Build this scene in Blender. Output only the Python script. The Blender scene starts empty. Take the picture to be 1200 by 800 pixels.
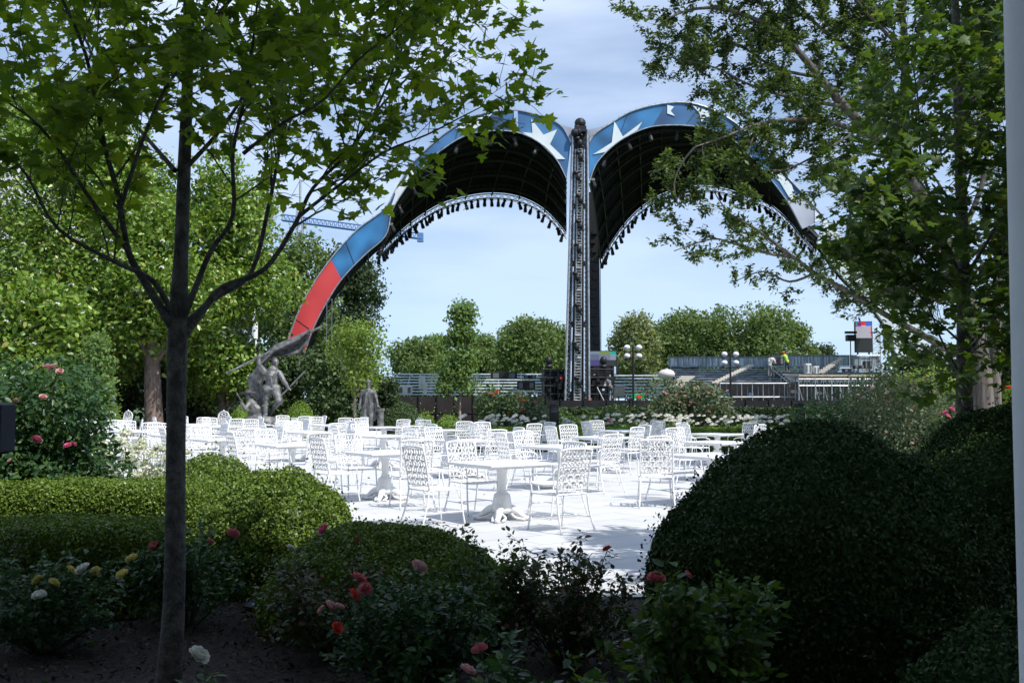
import bpy, bmesh, math, random
import numpy as np
from mathutils import Vector, Matrix, noise
R = math.radians
random.seed(7); rng = np.random.default_rng(7)
col = bpy.context.scene.collection
scene = bpy.context.scene

# ------------------------------------------------------------------ camera
F = 1167.0; PITCH = math.atan(68.0 / F); CZ = 1.55
cam = bpy.data.cameras.new('camera'); cam.lens = 35.0; cam.sensor_width = 36.0
cam.clip_start = 0.05; cam.clip_end = 3000
cam_o = bpy.data.objects.new('camera', cam); col.objects.link(cam_o)
cam_o.location = (0, 0, CZ); cam_o.rotation_euler = (R(90) + PITCH, 0, 0)
scene.camera = cam_o
# ------------------------------------------------------------------ light
SUN_EL = R(55); SUN_AZ = (0.78, -0.62)      # the sun stands behind the camera, to the right
n_ = math.hypot(*SUN_AZ); SD = Vector((SUN_AZ[0]/n_*math.cos(SUN_EL), SUN_AZ[1]/n_*math.cos(SUN_EL), math.sin(SUN_EL)))
sun = bpy.data.lights.new('sun', 'SUN'); sun.energy = 4.6; sun.angle = R(0.53); sun.color = (1.0, 0.96, 0.89)
sun_o = bpy.data.objects.new('sun', sun); col.objects.link(sun_o); sun_o.location = SD * 60
sun_o.rotation_euler = (-SD).to_track_quat('-Z', 'Y').to_euler()
world = bpy.data.worlds.new('World'); scene.world = world; world.use_nodes = True
wn = world.node_tree; wn.nodes.clear()
def N(t, tree, **kw):
    n = tree.nodes.new(t)
    for k, v in kw.items(): setattr(n, k, v)
    return n
sky = N('ShaderNodeTexSky', wn, sky_type='NISHITA', sun_disc=False, sun_elevation=SUN_EL,
        sun_rotation=math.atan2(SUN_AZ[0], SUN_AZ[1]), air_density=1.0, dust_density=0.3, ozone_density=1.1)
stc = N('ShaderNodeTexCoord', wn); smp = N('ShaderNodeMapping', wn); smp.inputs['Scale'].default_value = (1, 1, 0.85); smp.inputs['Location'].default_value = (0, 0, 0.11)
wn.links.new(stc.outputs['Generated'], smp.inputs['Vector']); wn.links.new(smp.outputs[0], sky.inputs['Vector'])
bg = N('ShaderNodeBackground', wn); bg.inputs['Strength'].default_value = 0.15
out = N('ShaderNodeOutputWorld', wn)
tc = N('ShaderNodeTexCoord', wn); mp = N('ShaderNodeMapping', wn); mp.inputs['Scale'].default_value = (1.0, 1.0, 5.0)
mp.inputs['Rotation'].default_value = (0.12, 0.1, 0.3)
nz = N('ShaderNodeTexNoise', wn); nz.inputs['Scale'].default_value = 1.7; nz.inputs['Detail'].default_value = 7; nz.inputs['Roughness'].default_value = 0.5
cr = N('ShaderNodeValToRGB', wn); cr.color_ramp.elements[0].position = 0.42; cr.color_ramp.elements[1].position = 0.66
cr.color_ramp.elements[0].color = (0.12, 0.12, 0.12, 1); cr.color_ramp.elements[1].color = (0.75, 0.75, 0.75, 1)
mx = N('ShaderNodeMix', wn, data_type='RGBA'); mx.inputs['B'].default_value = (6.6, 7.5, 9.2, 1)
wn.links.new(tc.outputs['Generated'], mp.inputs['Vector']); wn.links.new(mp.outputs[0], nz.inputs['Vector'])
sp = N('ShaderNodeSeparateXYZ', wn); wn.links.new(tc.outputs['Generated'], sp.inputs[0])
mr = N('ShaderNodeMapRange', wn); mr.inputs['From Min'].default_value = 0.0; mr.inputs['From Max'].default_value = 0.42; mr.inputs['To Min'].default_value = 0.25; wn.links.new(sp.outputs['Z'], mr.inputs['Value'])
ml = N('ShaderNodeMath', wn, operation='MULTIPLY')
wn.links.new(nz.outputs['Fac'], cr.inputs[0]); wn.links.new(cr.outputs[0], ml.inputs[0]); wn.links.new(mr.outputs[0], ml.inputs[1]); wn.links.new(ml.outputs[0], mx.inputs['Factor'])
wn.links.new(sky.outputs[0], mx.inputs['A']); wn.links.new(mx.outputs['Result'], bg.inputs[0]); wn.links.new(bg.outputs[0], out.inputs[0])
scene.render.engine = 'CYCLES'
vs = scene.view_settings; vs.view_transform = 'Standard'; vs.look = 'None'; vs.exposure = 0.2; vs.gamma = 1.0; vs.use_curve_mapping = False
scene.cycles.max_bounces = 6; scene.cycles.diffuse_bounces = 3; scene.cycles.transmission_bounces = 4; scene.cycles.transparent_max_bounces = 4
scene.cycles.glossy_bounces = 2

def P(px, py, Y):
    """the point at depth Y that a survey of the photograph puts at pixel (px, py) of 1200 x 800"""
    x = (px - 600) / F; u = (400 - py) / F
    d = Vector((x, math.cos(PITCH) - u * math.sin(PITCH), math.sin(PITCH) + u * math.cos(PITCH)))
    return Vector((0, 0, CZ)) + d * (Y / d.y)
def G(px, py, z=0.0):
    x = (px - 600) / F; u = (400 - py) / F
    d = Vector((x, math.cos(PITCH) - u * math.sin(PITCH), math.sin(PITCH) + u * math.cos(PITCH)))
    return Vector((0, 0, CZ)) + d * ((z - CZ) / d.z)

# ------------------------------------------------------------------ materials
def mat(name, c, rough=0.6, metal=0.0, var=0.15, scale=8.0, bump=0.0, bscale=None, c2=None, coord='Object', stretch=None, spec=0.5, detail=5):
    m = bpy.data.materials.new(name); m.use_nodes = True; t = m.node_tree; b = t.nodes['Principled BSDF']
    b.inputs['Roughness'].default_value = rough; b.inputs['Metallic'].default_value = metal
    b.inputs['Specular IOR Level'].default_value = spec
    tc = N('ShaderNodeTexCoord', t); mp = N('ShaderNodeMapping', t)
    if stretch: mp.inputs['Scale'].default_value = stretch
    nz = N('ShaderNodeTexNoise', t); nz.inputs['Scale'].default_value = scale; nz.inputs['Detail'].default_value = detail
    t.links.new(tc.outputs[coord], mp.inputs[0]); t.links.new(mp.outputs[0], nz.inputs['Vector'])
    mx = N('ShaderNodeMix', t, data_type='RGBA')
    c2 = c2 or tuple(min(1, x * (1 + 2 * var)) for x in c)
    mx.inputs['A'].default_value = (*[x * (1 - var) for x in c], 1); mx.inputs['B'].default_value = (*c2, 1)
    rp = N('ShaderNodeValToRGB', t); rp.color_ramp.elements[0].position = 0.32; rp.color_ramp.elements[1].position = 0.68
    t.links.new(nz.outputs['Fac'], rp.inputs[0]); t.links.new(rp.outputs[0], mx.inputs['Factor']); t.links.new(mx.outputs['Result'], b.inputs['Base Color'])
    if bump:
        n2 = N('ShaderNodeTexNoise', t); n2.inputs['Scale'].default_value = bscale or scale * 3; n2.inputs['Detail'].default_value = 6
        t.links.new(mp.outputs[0], n2.inputs['Vector'])
        bp = N('ShaderNodeBump', t); bp.inputs['Strength'].default_value = bump; bp.inputs['Distance'].default_value = 0.02
        t.links.new(n2.outputs['Fac'], bp.inputs['Height']); t.links.new(bp.outputs[0], b.inputs['Normal'])
    return m
def leafmat(name, c1, c2, rough=0.5, trans=0.35, tcol=None, c3=None, spec=0.25):
    m = bpy.data.materials.new(name); m.use_nodes = True; t = m.node_tree; b = t.nodes['Principled BSDF']; o = t.nodes['Material Output']
    b.inputs['Roughness'].default_value = rough; b.inputs['Specular IOR Level'].default_value = spec
    g = N('ShaderNodeNewGeometry', t); rp = N('ShaderNodeValToRGB', t)
    rp.color_ramp.elements[0].color = (*c1, 1); rp.color_ramp.elements[1].color = (*c2, 1); rp.color_ramp.elements[1].position = 0.92
    if c3: e = rp.color_ramp.elements.new(0.97); e.color = (*c3, 1)
    t.links.new(g.outputs['Random Per Island'], rp.inputs[0]); t.links.new(rp.outputs[0], b.inputs['Base Color'])
    tr = N('ShaderNodeBsdfTranslucent', t); mc = N('ShaderNodeMix', t, data_type='RGBA', blend_type='MULTIPLY'); mc.inputs['Factor'].default_value = 1
    mc.inputs['B'].default_value = (*(tcol or (1.6, 1.5, 0.5)), 1)
    t.links.new(rp.outputs[0], mc.inputs['A']); t.links.new(mc.outputs['Result'], tr.inputs[0])
    ms = N('ShaderNodeMixShader', t); ms.inputs[0].default_value = trans
    t.links.new(b.outputs[0], ms.inputs[1]); t.links.new(tr.outputs[0], ms.inputs[2]); t.links.new(ms.outputs[0], o.inputs[0])
    return m
def emat(name, c, s=1.0):
    m = bpy.data.materials.new(name); m.use_nodes = True; b = m.node_tree.nodes['Principled BSDF']
    b.inputs['Base Color'].default_value = (0.02, 0.02, 0.02, 1); b.inputs['Emission Color'].default_value = (*c, 1); b.inputs['Emission Strength'].default_value = s
    return m
M = dict(
 white=mat('white_painted_aluminium', (0.80, 0.80, 0.80), 0.42, var=0.03, scale=30),
 tabletop=mat('white_table_top', (0.74, 0.755, 0.785), 0.4, var=0.05, scale=60, bump=0.3, bscale=90),
 column=mat('white_column_paint', (0.78, 0.79, 0.80), 0.7, var=0.04, scale=3, bump=0.06, bscale=50),
 wall=mat('white_stone_wall', (0.72, 0.72, 0.70), 0.8, var=0.06, scale=2, bump=0.1),
 soil=mat('mulch_soil', (0.014, 0.010, 0.008), 0.95, var=0.5, scale=38, c2=(0.045, 0.034, 0.027), bump=1.0, bscale=60),
 chip=leafmat('bark_chip', (0.015, 0.010, 0.008), (0.12, 0.09, 0.07), rough=0.9, trans=0.0, spec=0.1),
 lawn=mat('lawn_grass', (0.05, 0.09, 0.025), 0.9, var=0.3, scale=1.2, bump=0.5, bscale=40),
 bark_d=mat('maple_bark', (0.075, 0.068, 0.060), 0.9, var=0.5, scale=11, c2=(0.15, 0.14, 0.12), bump=1.0, bscale=45, stretch=(1.6, 1.6, 1.3), detail=9),
 bark_l=mat('oak_bark', (0.095, 0.082, 0.07), 0.95, var=0.35, scale=3.5, bump=1.0, bscale=9, stretch=(3, 3, 0.35)),
 bark_b=mat('magnolia_bark', (0.13, 0.095, 0.08), 0.95, var=0.4, scale=5, bump=0.6, stretch=(2, 2, 0.6)),
 bark_p=mat('young_tree_bark', (0.30, 0.25, 0.19), 0.9, var=0.2, scale=8),
 stem=mat('rose_stem', (0.05, 0.07, 0.03), 0.7, var=0.3, scale=20),
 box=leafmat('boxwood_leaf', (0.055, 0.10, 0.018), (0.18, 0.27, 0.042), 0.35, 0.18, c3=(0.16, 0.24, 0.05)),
 box_shaded=leafmat('shaded_boxwood_leaf', (0.014, 0.036, 0.010), (0.042, 0.085, 0.020), 0.55, 0.12, c3=(0.07, 0.11, 0.03), spec=0.15),  # darker copy of the boxwood leaf; the mounds' shade is in its colour
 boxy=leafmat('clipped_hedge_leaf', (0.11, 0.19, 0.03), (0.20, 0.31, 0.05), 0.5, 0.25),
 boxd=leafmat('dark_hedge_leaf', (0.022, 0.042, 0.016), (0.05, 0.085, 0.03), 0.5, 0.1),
 maple=leafmat('maple_leaf', (0.060, 0.12, 0.025), (0.16, 0.24, 0.04), 0.5, 0.55, (2.3, 2.2, 0.5), c3=(0.18, 0.23, 0.04)),  # lighter copy than the right maple's; missing sunlight put into the colour
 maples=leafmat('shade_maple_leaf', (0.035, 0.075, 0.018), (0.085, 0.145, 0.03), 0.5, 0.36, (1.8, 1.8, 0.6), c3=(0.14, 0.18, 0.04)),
 oak=leafmat('oak_leaf', (0.040, 0.075, 0.024), (0.10, 0.155, 0.045), 0.45, 0.35, c3=(0.13, 0.17, 0.06)),
 magn=leafmat('magnolia_leaf', (0.065, 0.135, 0.022), (0.23, 0.35, 0.05), 0.35, 0.25, c3=(0.30, 0.30, 0.08), spec=0.4),
 rose=leafmat('rose_leaf', (0.022, 0.062, 0.026), (0.060, 0.125, 0.042), 0.33, 0.25, spec=0.45) if 0 else leafmat('rose_leaf', (0.022, 0.062, 0.026), (0.060, 0.125, 0.042), 0.38, 0.25, (1.5, 1.6, 0.6), c3=(0.11, 0.17, 0.04)),
 rosey=leafmat('rose_leaf_young', (0.035, 0.085, 0.028), (0.10, 0.17, 0.035), 0.38, 0.3, c3=(0.13, 0.20, 0.03)),
 rosered=leafmat('rose_leaf_red', (0.032, 0.058, 0.024), (0.075, 0.085, 0.03), 0.4, 0.25, c3=(0.17, 0.03, 0.02)),
 sage=leafmat('grey_green_leaf', (0.07, 0.11, 0.06), (0.14, 0.19, 0.11), 0.5, 0.25, c3=(0.26, 0.16, 0.13)),
 treef=leafmat('far_tree_leaf', (0.075, 0.125, 0.042), (0.17, 0.24, 0.085), 0.6, 0.3, spec=0.2),
 treep=leafmat('pale_tree_leaf', (0.14, 0.18, 0.08), (0.26, 0.30, 0.15), 0.6, 0.3, spec=0.2),
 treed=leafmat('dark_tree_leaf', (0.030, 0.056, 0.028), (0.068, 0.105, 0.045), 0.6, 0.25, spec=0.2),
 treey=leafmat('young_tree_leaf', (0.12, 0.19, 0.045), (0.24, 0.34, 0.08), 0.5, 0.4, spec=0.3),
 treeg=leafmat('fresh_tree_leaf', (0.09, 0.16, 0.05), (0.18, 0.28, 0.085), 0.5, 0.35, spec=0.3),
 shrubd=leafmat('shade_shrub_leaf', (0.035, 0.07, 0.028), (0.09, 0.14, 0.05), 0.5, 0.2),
 pink=leafmat('pink_petal', (0.62, 0.16, 0.20), (0.80, 0.33, 0.36), 0.6, 0.3, (1.1, .8, .8)),
 blush=leafmat('blush_petal', (0.70, 0.36, 0.36), (0.82, 0.60, 0.55), 0.6, 0.3, (1, 1, 1)),
 hot=leafmat('magenta_petal', (0.75, 0.15, 0.32), (0.85, 0.30, 0.45), 0.6, 0.3, (1, .8, .9)),
 coral=leafmat('coral_petal', (0.75, 0.09, 0.06), (0.80, 0.16, 0.10), 0.6, 0.3, (1, .8, .8)),
 yellow=leafmat('yellow_petal', (0.75, 0.62, 0.16), (0.82, 0.76, 0.38), 0.6, 0.3, (1, 1, .8)),
 cream=leafmat('white_petal', (0.78, 0.77, 0.66), (0.85, 0.85, 0.80), 0.6, 0.3, (1, 1, .95)),
 greenwhite=leafmat('green_white_petal', (0.42, 0.47, 0.26), (0.80, 0.80, 0.68), 0.6, 0.3, (1, 1, .8)),
 bronze=mat('grey_bronze', (0.09, 0.095, 0.10), 0.5, 0.35, var=0.35, scale=6, c2=(0.26, 0.26, 0.25), bump=0.9, bscale=30),
 bronzed=mat('dark_bronze_hair', (0.05, 0.05, 0.05), 0.6, 0.2, var=0.2),
 black=mat('black_metal', (0.012, 0.012, 0.014), 0.5, 0.2, var=0.3),
 blackc=mat('black_cloth', (0.010, 0.010, 0.012), 0.9, var=0.4, scale=2),
 canopy=mat('black_canopy_cloth', (0.009, 0.009, 0.010), 0.9, var=0.5, scale=0.7, spec=0.1),
 alu=mat('aluminium_truss', (0.40, 0.41, 0.43), 0.4, 0.6, var=0.2, scale=3),
 plank=mat('bleacher_plank', (0.62, 0.68, 0.74), 0.5, 0.15, var=0.15, scale=1.0),
 plankd=mat('dark_plank', (0.24, 0.27, 0.30), 0.5, 0.2, var=0.4, scale=1.2),  # darker grey planks for the right grandstand
 galv=mat('galvanised_panel', (0.26, 0.31, 0.33), 0.5, 0.3, var=0.5, scale=1.1, stretch=(6, 1, 0.5)),
 ply=mat('plywood_deck', (0.42, 0.33, 0.24), 0.8, var=0.2),
 plyp=mat('pale_stair_tread', (0.62, 0.57, 0.48), 0.8, var=0.1),
 brownp=mat('brown_fence_panel', (0.018, 0.014, 0.013), 0.8, var=0.4, scale=1.5),
 red=mat('red_fabric', (0.62, 0.045, 0.050), 0.65, var=0.12, scale=0.32, c2=(0.70, 0.07, 0.07), detail=1),
 blue=mat('blue_fabric', (0.018, 0.09, 0.24), 0.65, var=0.6, scale=0.40, c2=(0.045, 0.24, 0.52), detail=1),
 blueb=mat('steel_blue_fabric', (0.030, 0.09, 0.22), 0.65, var=0.3, scale=0.3, c2=(0.065, 0.20, 0.42), detail=1),
 star=mat('white_star_fabric', (0.66, 0.72, 0.74), 0.7, var=0.06, scale=0.5),
 greyf=mat('grey_fabric', (0.26, 0.29, 0.38), 0.7, var=0.15, scale=0.3, c2=(0.50, 0.52, 0.60), detail=1),
 stripl=mat('pale_blue_tube', (0.50, 0.60, 0.75), 0.3, var=0.05),
 craneb=mat('crane_blue', (0.10, 0.20, 0.42), 0.5, var=0.1),
 globe=mat('frosted_globe', (0.75, 0.77, 0.80), 0.15, var=0.06, scale=2),
 balloon=mat('balloon_cloth', (0.60, 0.55, 0.55), 0.7, var=0.05, scale=3),
 skin=mat('skin', (0.45, 0.26, 0.19), 0.6, var=0.05),
 navy=mat('dark_cloth', (0.03, 0.035, 0.05), 0.8, var=0.1), greyc=mat('grey_cloth', (0.13, 0.14, 0.16), 0.8, var=0.1),
 hivis=mat('hi_vis_cloth', (0.45, 0.70, 0.06), 0.7, var=0.05), orange=mat('orange_cloth', (0.80, 0.22, 0.10), 0.7, var=0.05),
 helmet=mat('red_helmet', (0.75, 0.06, 0.03), 0.3, var=0.03), whitec=mat('white_cloth', (0.6, 0.6, 0.58), 0.8, var=0.05),
 green=mat('green_case', (0.03, 0.38, 0.14), 0.5, var=0.05), redp=mat('red_logo', (0.7, 0.03, 0.02), 0.5, var=0.03),
 bluelens=mat('uplight_lens', (0.06, 0.08, 0.11), 0.12, var=0.2, spec=0.8), glass=mat('dark_window_glass', (0.03, 0.04, 0.05), 0.08, var=0.1, spec=0.8),
 orangep=mat('burgundy_leaf', (0.13, 0.03, 0.035), 0.6, var=0.3),
)

# ------------------------------------------------------------------ builders
class MB:
    def __init__(s): s.v = []; s.f = []; s.m = []; s.mi = 0
    def add(s, vs, fs):
        k = len(s.v); s.v += [tuple(v) for v in vs]; s.f += [tuple(i + k for i in f) for f in fs]; s.m += [s.mi] * len(fs)
    def box(s, c, d, rz=0, bev=0.0):
        x, y, z = d[0]/2, d[1]/2, d[2]/2; cr_, sr = math.cos(rz), math.sin(rz)
        if bev:
            b = bev; vs = []
            for zz, k in ((-z, b), (-z+b, 0), (z-b, 0), (z, b)):
                X, Yv = x-k, y-k; q = b
                for p in ((-X+q,-Yv),(X-q,-Yv),(X,-Yv+q),(X,Yv-q),(X-q,Yv),(-X+q,Yv),(-X,Yv-q),(-X,-Yv+q)): vs.append((*p, zz))
            fs = [tuple(range(7,-1,-1)), tuple(range(24,32))]
            for L in range(3):
                for i in range(8): j = (i+1) % 8; fs.append((L*8+i, L*8+j, L*8+8+j, L*8+8+i))
        else:
            vs = [(a*x, b_*y, c_*z) for c_ in (-1,1) for b_ in (-1,1) for a in (-1,1)]
            fs = [(0,2,3,1),(4,5,7,6),(0,1,5,4),(2,6,7,3),(0,4,6,2),(1,3,7,5)]
        s.add([(c[0]+a*cr_-b_*sr, c[1]+a*sr+b_*cr_, c[2]+c_) for a, b_, c_ in vs], fs)
    def tube(s, pts, r, n=6, closed=False, caps=True):
        pts = [Vector(p) for p in pts]; L = len(pts)
        rs = r if hasattr(r, '__len__') else [r]*L
        vs = []; up = None
        for i, p in enumerate(pts):
            if closed: t = pts[(i+1) % L] - pts[i-1]
            else: t = pts[min(i+1, L-1)] - pts[max(i-1, 0)]
            t = t.normalized() if t.length > 1e-9 else Vector((0,0,1))
            if up is None: up = Vector((0,0,1)) if abs(t.z) < 0.9 else Vector((1,0,0))
            a = t.cross(up)
            if a.length < 1e-6: a = t.orthogonal()
            a.normalize(); b = a.cross(t); up = b if not closed else up
            for k in range(n):
                w = 2*math.pi*k/n; vs.append(p + (a*math.cos(w) + b*math.sin(w))*rs[i])
        fs = []
        for i in range(L if closed else L-1):
            i2 = (i+1) % L
            for k in range(n): k2 = (k+1) % n; fs.append((i*n+k, i*n+k2, i2*n+k2, i2*n+k))
        if caps and not closed: fs += [tuple(range(n-1,-1,-1)), tuple((L-1)*n+k for k in range(n))]
        s.add(vs, fs)
    def lathe(s, c, prof, n=20, sx=1, sy=1):
        vs = [(c[0]+r*sx*math.cos(2*math.pi*k/n), c[1]+r*sy*math.sin(2*math.pi*k/n), c[2]+z) for r, z in prof for k in range(n)]
        fs = [(i*n+k, i*n+(k+1) % n, (i+1)*n+(k+1) % n, (i+1)*n+k) for i in range(len(prof)-1) for k in range(n)]
        fs += [tuple(range(n-1,-1,-1)), tuple((len(prof)-1)*n+k for k in range(n))]
        s.add(vs, fs)
    def ball(s, c, r, n=10, m=7, sq=(1,1,1)):
        prof = [(max(1e-3, r*math.sin(math.pi*i/m)), -r*math.cos(math.pi*i/m)) for i in range(m+1)]
        vs = [(c[0]+a*sq[0]*math.cos(2*math.pi*k/n), c[1]+a*sq[1]*math.sin(2*math.pi*k/n), c[2]+z*sq[2]) for a, z in prof for k in range(n)]
        s.add(vs, [(i*n+k, i*n+(k+1) % n, (i+1)*n+(k+1) % n, (i+1)*n+k) for i in range(m) for k in range(n)])
    def slab(s, poly, th):
        """extrude polygon (list of Vectors) by vector th"""
        n = len(poly); a = [Vector(p) for p in poly]; b = [p + th for p in a]
        s.add(a + b, [tuple(range(n)), tuple(range(2*n-1, n-1, -1))] + [(i, (i+1) % n, n+(i+1) % n, n+i)[::-1] for i in range(n)])
    def build(s, name, mats, parent=None, smooth=False):
        me = bpy.data.meshes.new(name); me.from_pydata(s.v, [], s.f)
        for m_ in (mats if isinstance(mats, (list, tuple)) else [mats]): me.materials.append(m_)
        if any(s.m): me.polygons.foreach_set('material_index', s.m)
        if smooth: me.polygons.foreach_set('use_smooth', [True]*len(s.f))
        me.update(); o = bpy.data.objects.new(name, me); col.objects.link(o); o.parent = parent
        return o
def tag(o, label=None, cat=None, group=None, kind=None):
    if label: o['label'] = label
    if cat: o['category'] = cat
    if group: o['group'] = group
    if kind: o['kind'] = kind
    return o
def thing(name, loc, label, cat, group=None, rz=0):
    o = bpy.data.objects.new(name, None); col.objects.link(o); o.location = loc; o.rotation_euler = (0,0,rz); o.empty_display_size = 0.2
    return tag(o, label, cat, group)
def copy_tree(o, parent=None):
    kids = [c for c in bpy.data.objects if c.parent == o] if o.name not in KIDS else KIDS[o.name]
    KIDS[o.name] = kids
    c = o.copy(); col.objects.link(c); c.parent = parent
    for k in kids: copy_tree(k, c)
    return c
KIDS = {}

# ---- leaves
T_DIAMOND = (np.array([(0,-.5,0),(.34,0,.08),(0,.5,0),(-.34,0,.08)]), [(0,1,2,3)])
T_NARROW = (np.array([(0,-.5,0),(.17,0,.04),(0,.5,0),(-.17,0,.04)]), [(0,1,2,3)])
T_OVAL = (np.array([(0,0,0),(.24,.22,.07),(.26,.55,.06),(0,1,-.05),(-.26,.55,.06),(-.24,.22,.07),(0,.5,0)]), [(0,1,2,6),(6,2,3),(0,6,4,5),(6,3,4)])
_ml = [(0,0),(.12,.10),(.42,.02),(.36,.22),(.62,.38),(.38,.45),(.34,.56),(.18,.50),(.20,.74),(0,1.0)]
_mv = [(x*0.95, y, -0.10*abs(x)-0.08*y*y) for x, y in _ml] + [(-x*0.95, y, -0.10*abs(x)-0.08*y*y) for x, y in _ml[1:-1][::-1]]
_mv = np.array(_mv + [(0,.36,.03)])
T_MAPLE = (_mv, [(i, (i+1) % 18, 18) for i in range(18)])
def leaves_mesh(name, pos, nrm, size, tmpl, m, parent=None, axis=None, core=None):
    """pos (n,3); nrm (n,3) leaf normals; size (n,); axis = preferred tip direction"""
    tv, tf = tmpl; n = len(pos); k = len(tv)
    nrm = nrm / (np.linalg.norm(nrm, axis=1, keepdims=True) + 1e-9)
    a = rng.normal(size=(n,3)) if axis is None else axis
    y = a - (a*nrm).sum(1, keepdims=True)*nrm; y /= (np.linalg.norm(y, axis=1, keepdims=True) + 1e-9)
    x = np.cross(y, nrm)
    V = pos[:,None,:] + size[:,None,None]*(tv[None,:,0:1]*x[:,None,:] + tv[None,:,1:2]*y[:,None,:] + tv[None,:,2:3]*nrm[:,None,:])
    V = V.reshape(-1,3); ls = np.array([len(f) for f in tf]); flat = np.concatenate([np.array(f) for f in tf])
    loops = (flat[None,:] + (np.arange(n)*k)[:,None]).reshape(-1); tot = np.tile(ls, n)
    mats = [m]; mi = None
    if core is not None:
        cv, cf = core; base = len(V); V = np.vstack([V, np.array(cv)])
        loops = np.concatenate([loops, np.concatenate([np.array(f) for f in cf]) + base]); tot = np.concatenate([tot, [len(f) for f in cf]])
    start = np.concatenate([[0], np.cumsum(tot)[:-1]])
    me = bpy.data.meshes.new(name); me.vertices.add(len(V)); me.vertices.foreach_set('co', V.astype(np.float32).ravel())
    me.loops.add(len(loops)); me.loops.foreach_set('vertex_index', loops.astype(np.int32))
    me.polygons.add(len(tot)); me.polygons.foreach_set('loop_start', start.astype(np.int32)); me.polygons.foreach_set('loop_total', tot.astype(np.int32))
    me.materials.append(m); me.update(calc_edges=True); me.validate()
    o = bpy.data.objects.new(name, me); col.objects.link(o); o.parent = parent
    return o
def vnoise(p, s, seed=0.0):
    q = np.asarray(p)*s + seed
    return (np.sin(q[:,0]*1.7+1.3*np.sin(q[:,1]*1.1+q[:,2])) + np.sin(q[:,1]*2.1+1.7*np.sin(q[:,2]*1.3+q[:,0]*.7)) + np.sin(q[:,2]*1.9+1.1*np.sin(q[:,0]*1.7-q[:,1])))/3

# ---- clipped shrubs (mounds and hedges)
def mound(name, c, half, label, cat='shrub', m='box', leaf=0.024, cover=2.6, p=2.4, group=None, zc=0.0, rough=0.05, tmpl=T_DIAMOND, rz=0, kind=None):
    """dome-topped clipped shrub; c on ground; half=(a,b,height)"""
    a, b, h = half; area = 2*math.pi*((a*b)**.5)*max(h, (a*b)**.5*.8) + 1
    n = int(min(cover*area/(leaf*leaf*0.34), 150000))
    d = rng.normal(size=(n,3)); d[:,2] = np.abs(d[:,2])*1.0 - 0.25*(rng.random(n) < .5); d /= np.linalg.norm(d, axis=1, keepdims=True)
    e = np.array([a, b, h*1.0])
    r = (np.abs(d[:,0]/a)**p + np.abs(d[:,1]/b)**p + np.abs(np.maximum(d[:,2],0)/h)**p)**(-1/p)
    r = np.minimum(r, 4*max(a,b))
    q = d*r[:,None]; sd = rng.random()*50
    # below the equator shrub narrows slightly
    lump = 1 + rough*vnoise(d*np.array([1,1,1.0])*max(a,b), 2.6/ max(.6, min(a,b)), sd) + rough*0.6*vnoise(d*max(a,b), 9/max(.6,min(a,b)), sd+9)
    depth = 1 - np.abs(rng.normal(size=n))*0.6*leaf*2.2/min(a,b,h) + (rng.random(n) < .04)*rng.random(n)*leaf*3.2/min(a,b)
    q = q*(lump*depth)[:,None]
    q[:,2] = np.where(q[:,2] < 0, -q[:,2]*0.3, q[:,2])
    lowmask = q[:,2] < h*0.25
    q[lowmask,0:2] *= (0.92 + 0.08*(q[lowmask,2]/(h*0.25)))[:,None]
    nr = np.stack([np.sign(q[:,0])*np.abs(q[:,0]/a)**(p-1)/a, np.sign(q[:,1])*np.abs(q[:,1]/b)**(p-1)/b, np.maximum(q[:,2],0.02)**(p-1)/h**p], 1)
    nr /= (np.linalg.norm(nr, axis=1, keepdims=True)+1e-9)
    nn = nr*0.75 + rng.normal(size=(n,3))*0.75
    cv = []; cf = []; A, B = 32, 12
    for j in range(B+1):
        th = math.pi/2*j/B
        for i in range(A):
            w = 2*math.pi*i/A; dd = np.array([math.cos(w)*math.cos(th), math.sin(w)*math.cos(th), math.sin(th)])
            rr = (abs(dd[0]/a)**p + abs(dd[1]/b)**p + abs(dd[2]/h)**p)**(-1/p)*(1 - 1.6*leaf/min(a,b,h))
            rr *= 1 + rough*vnoise(np.array([dd*max(a,b)]), 2.6/max(.6,min(a,b)), sd)[0]*1.0 - 0.02
            k = 0.9 if j == 0 else 1
            cv.append((dd[0]*rr*k, dd[1]*rr*k, dd[2]*rr))
    for j in range(B):
        for i in range(A): cf.append((j*A+i, j*A+(i+1) % A, (j+1)*A+(i+1) % A, (j+1)*A+i))
    o = leaves_mesh(name, q, nn, leaf*(0.7+0.6*rng.random(n)), tmpl, M[m], core=(cv, cf))
    o.location = (c[0], c[1], zc); o.rotation_euler = (0,0,rz)
    return tag(o, label, cat, group, kind)
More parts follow.
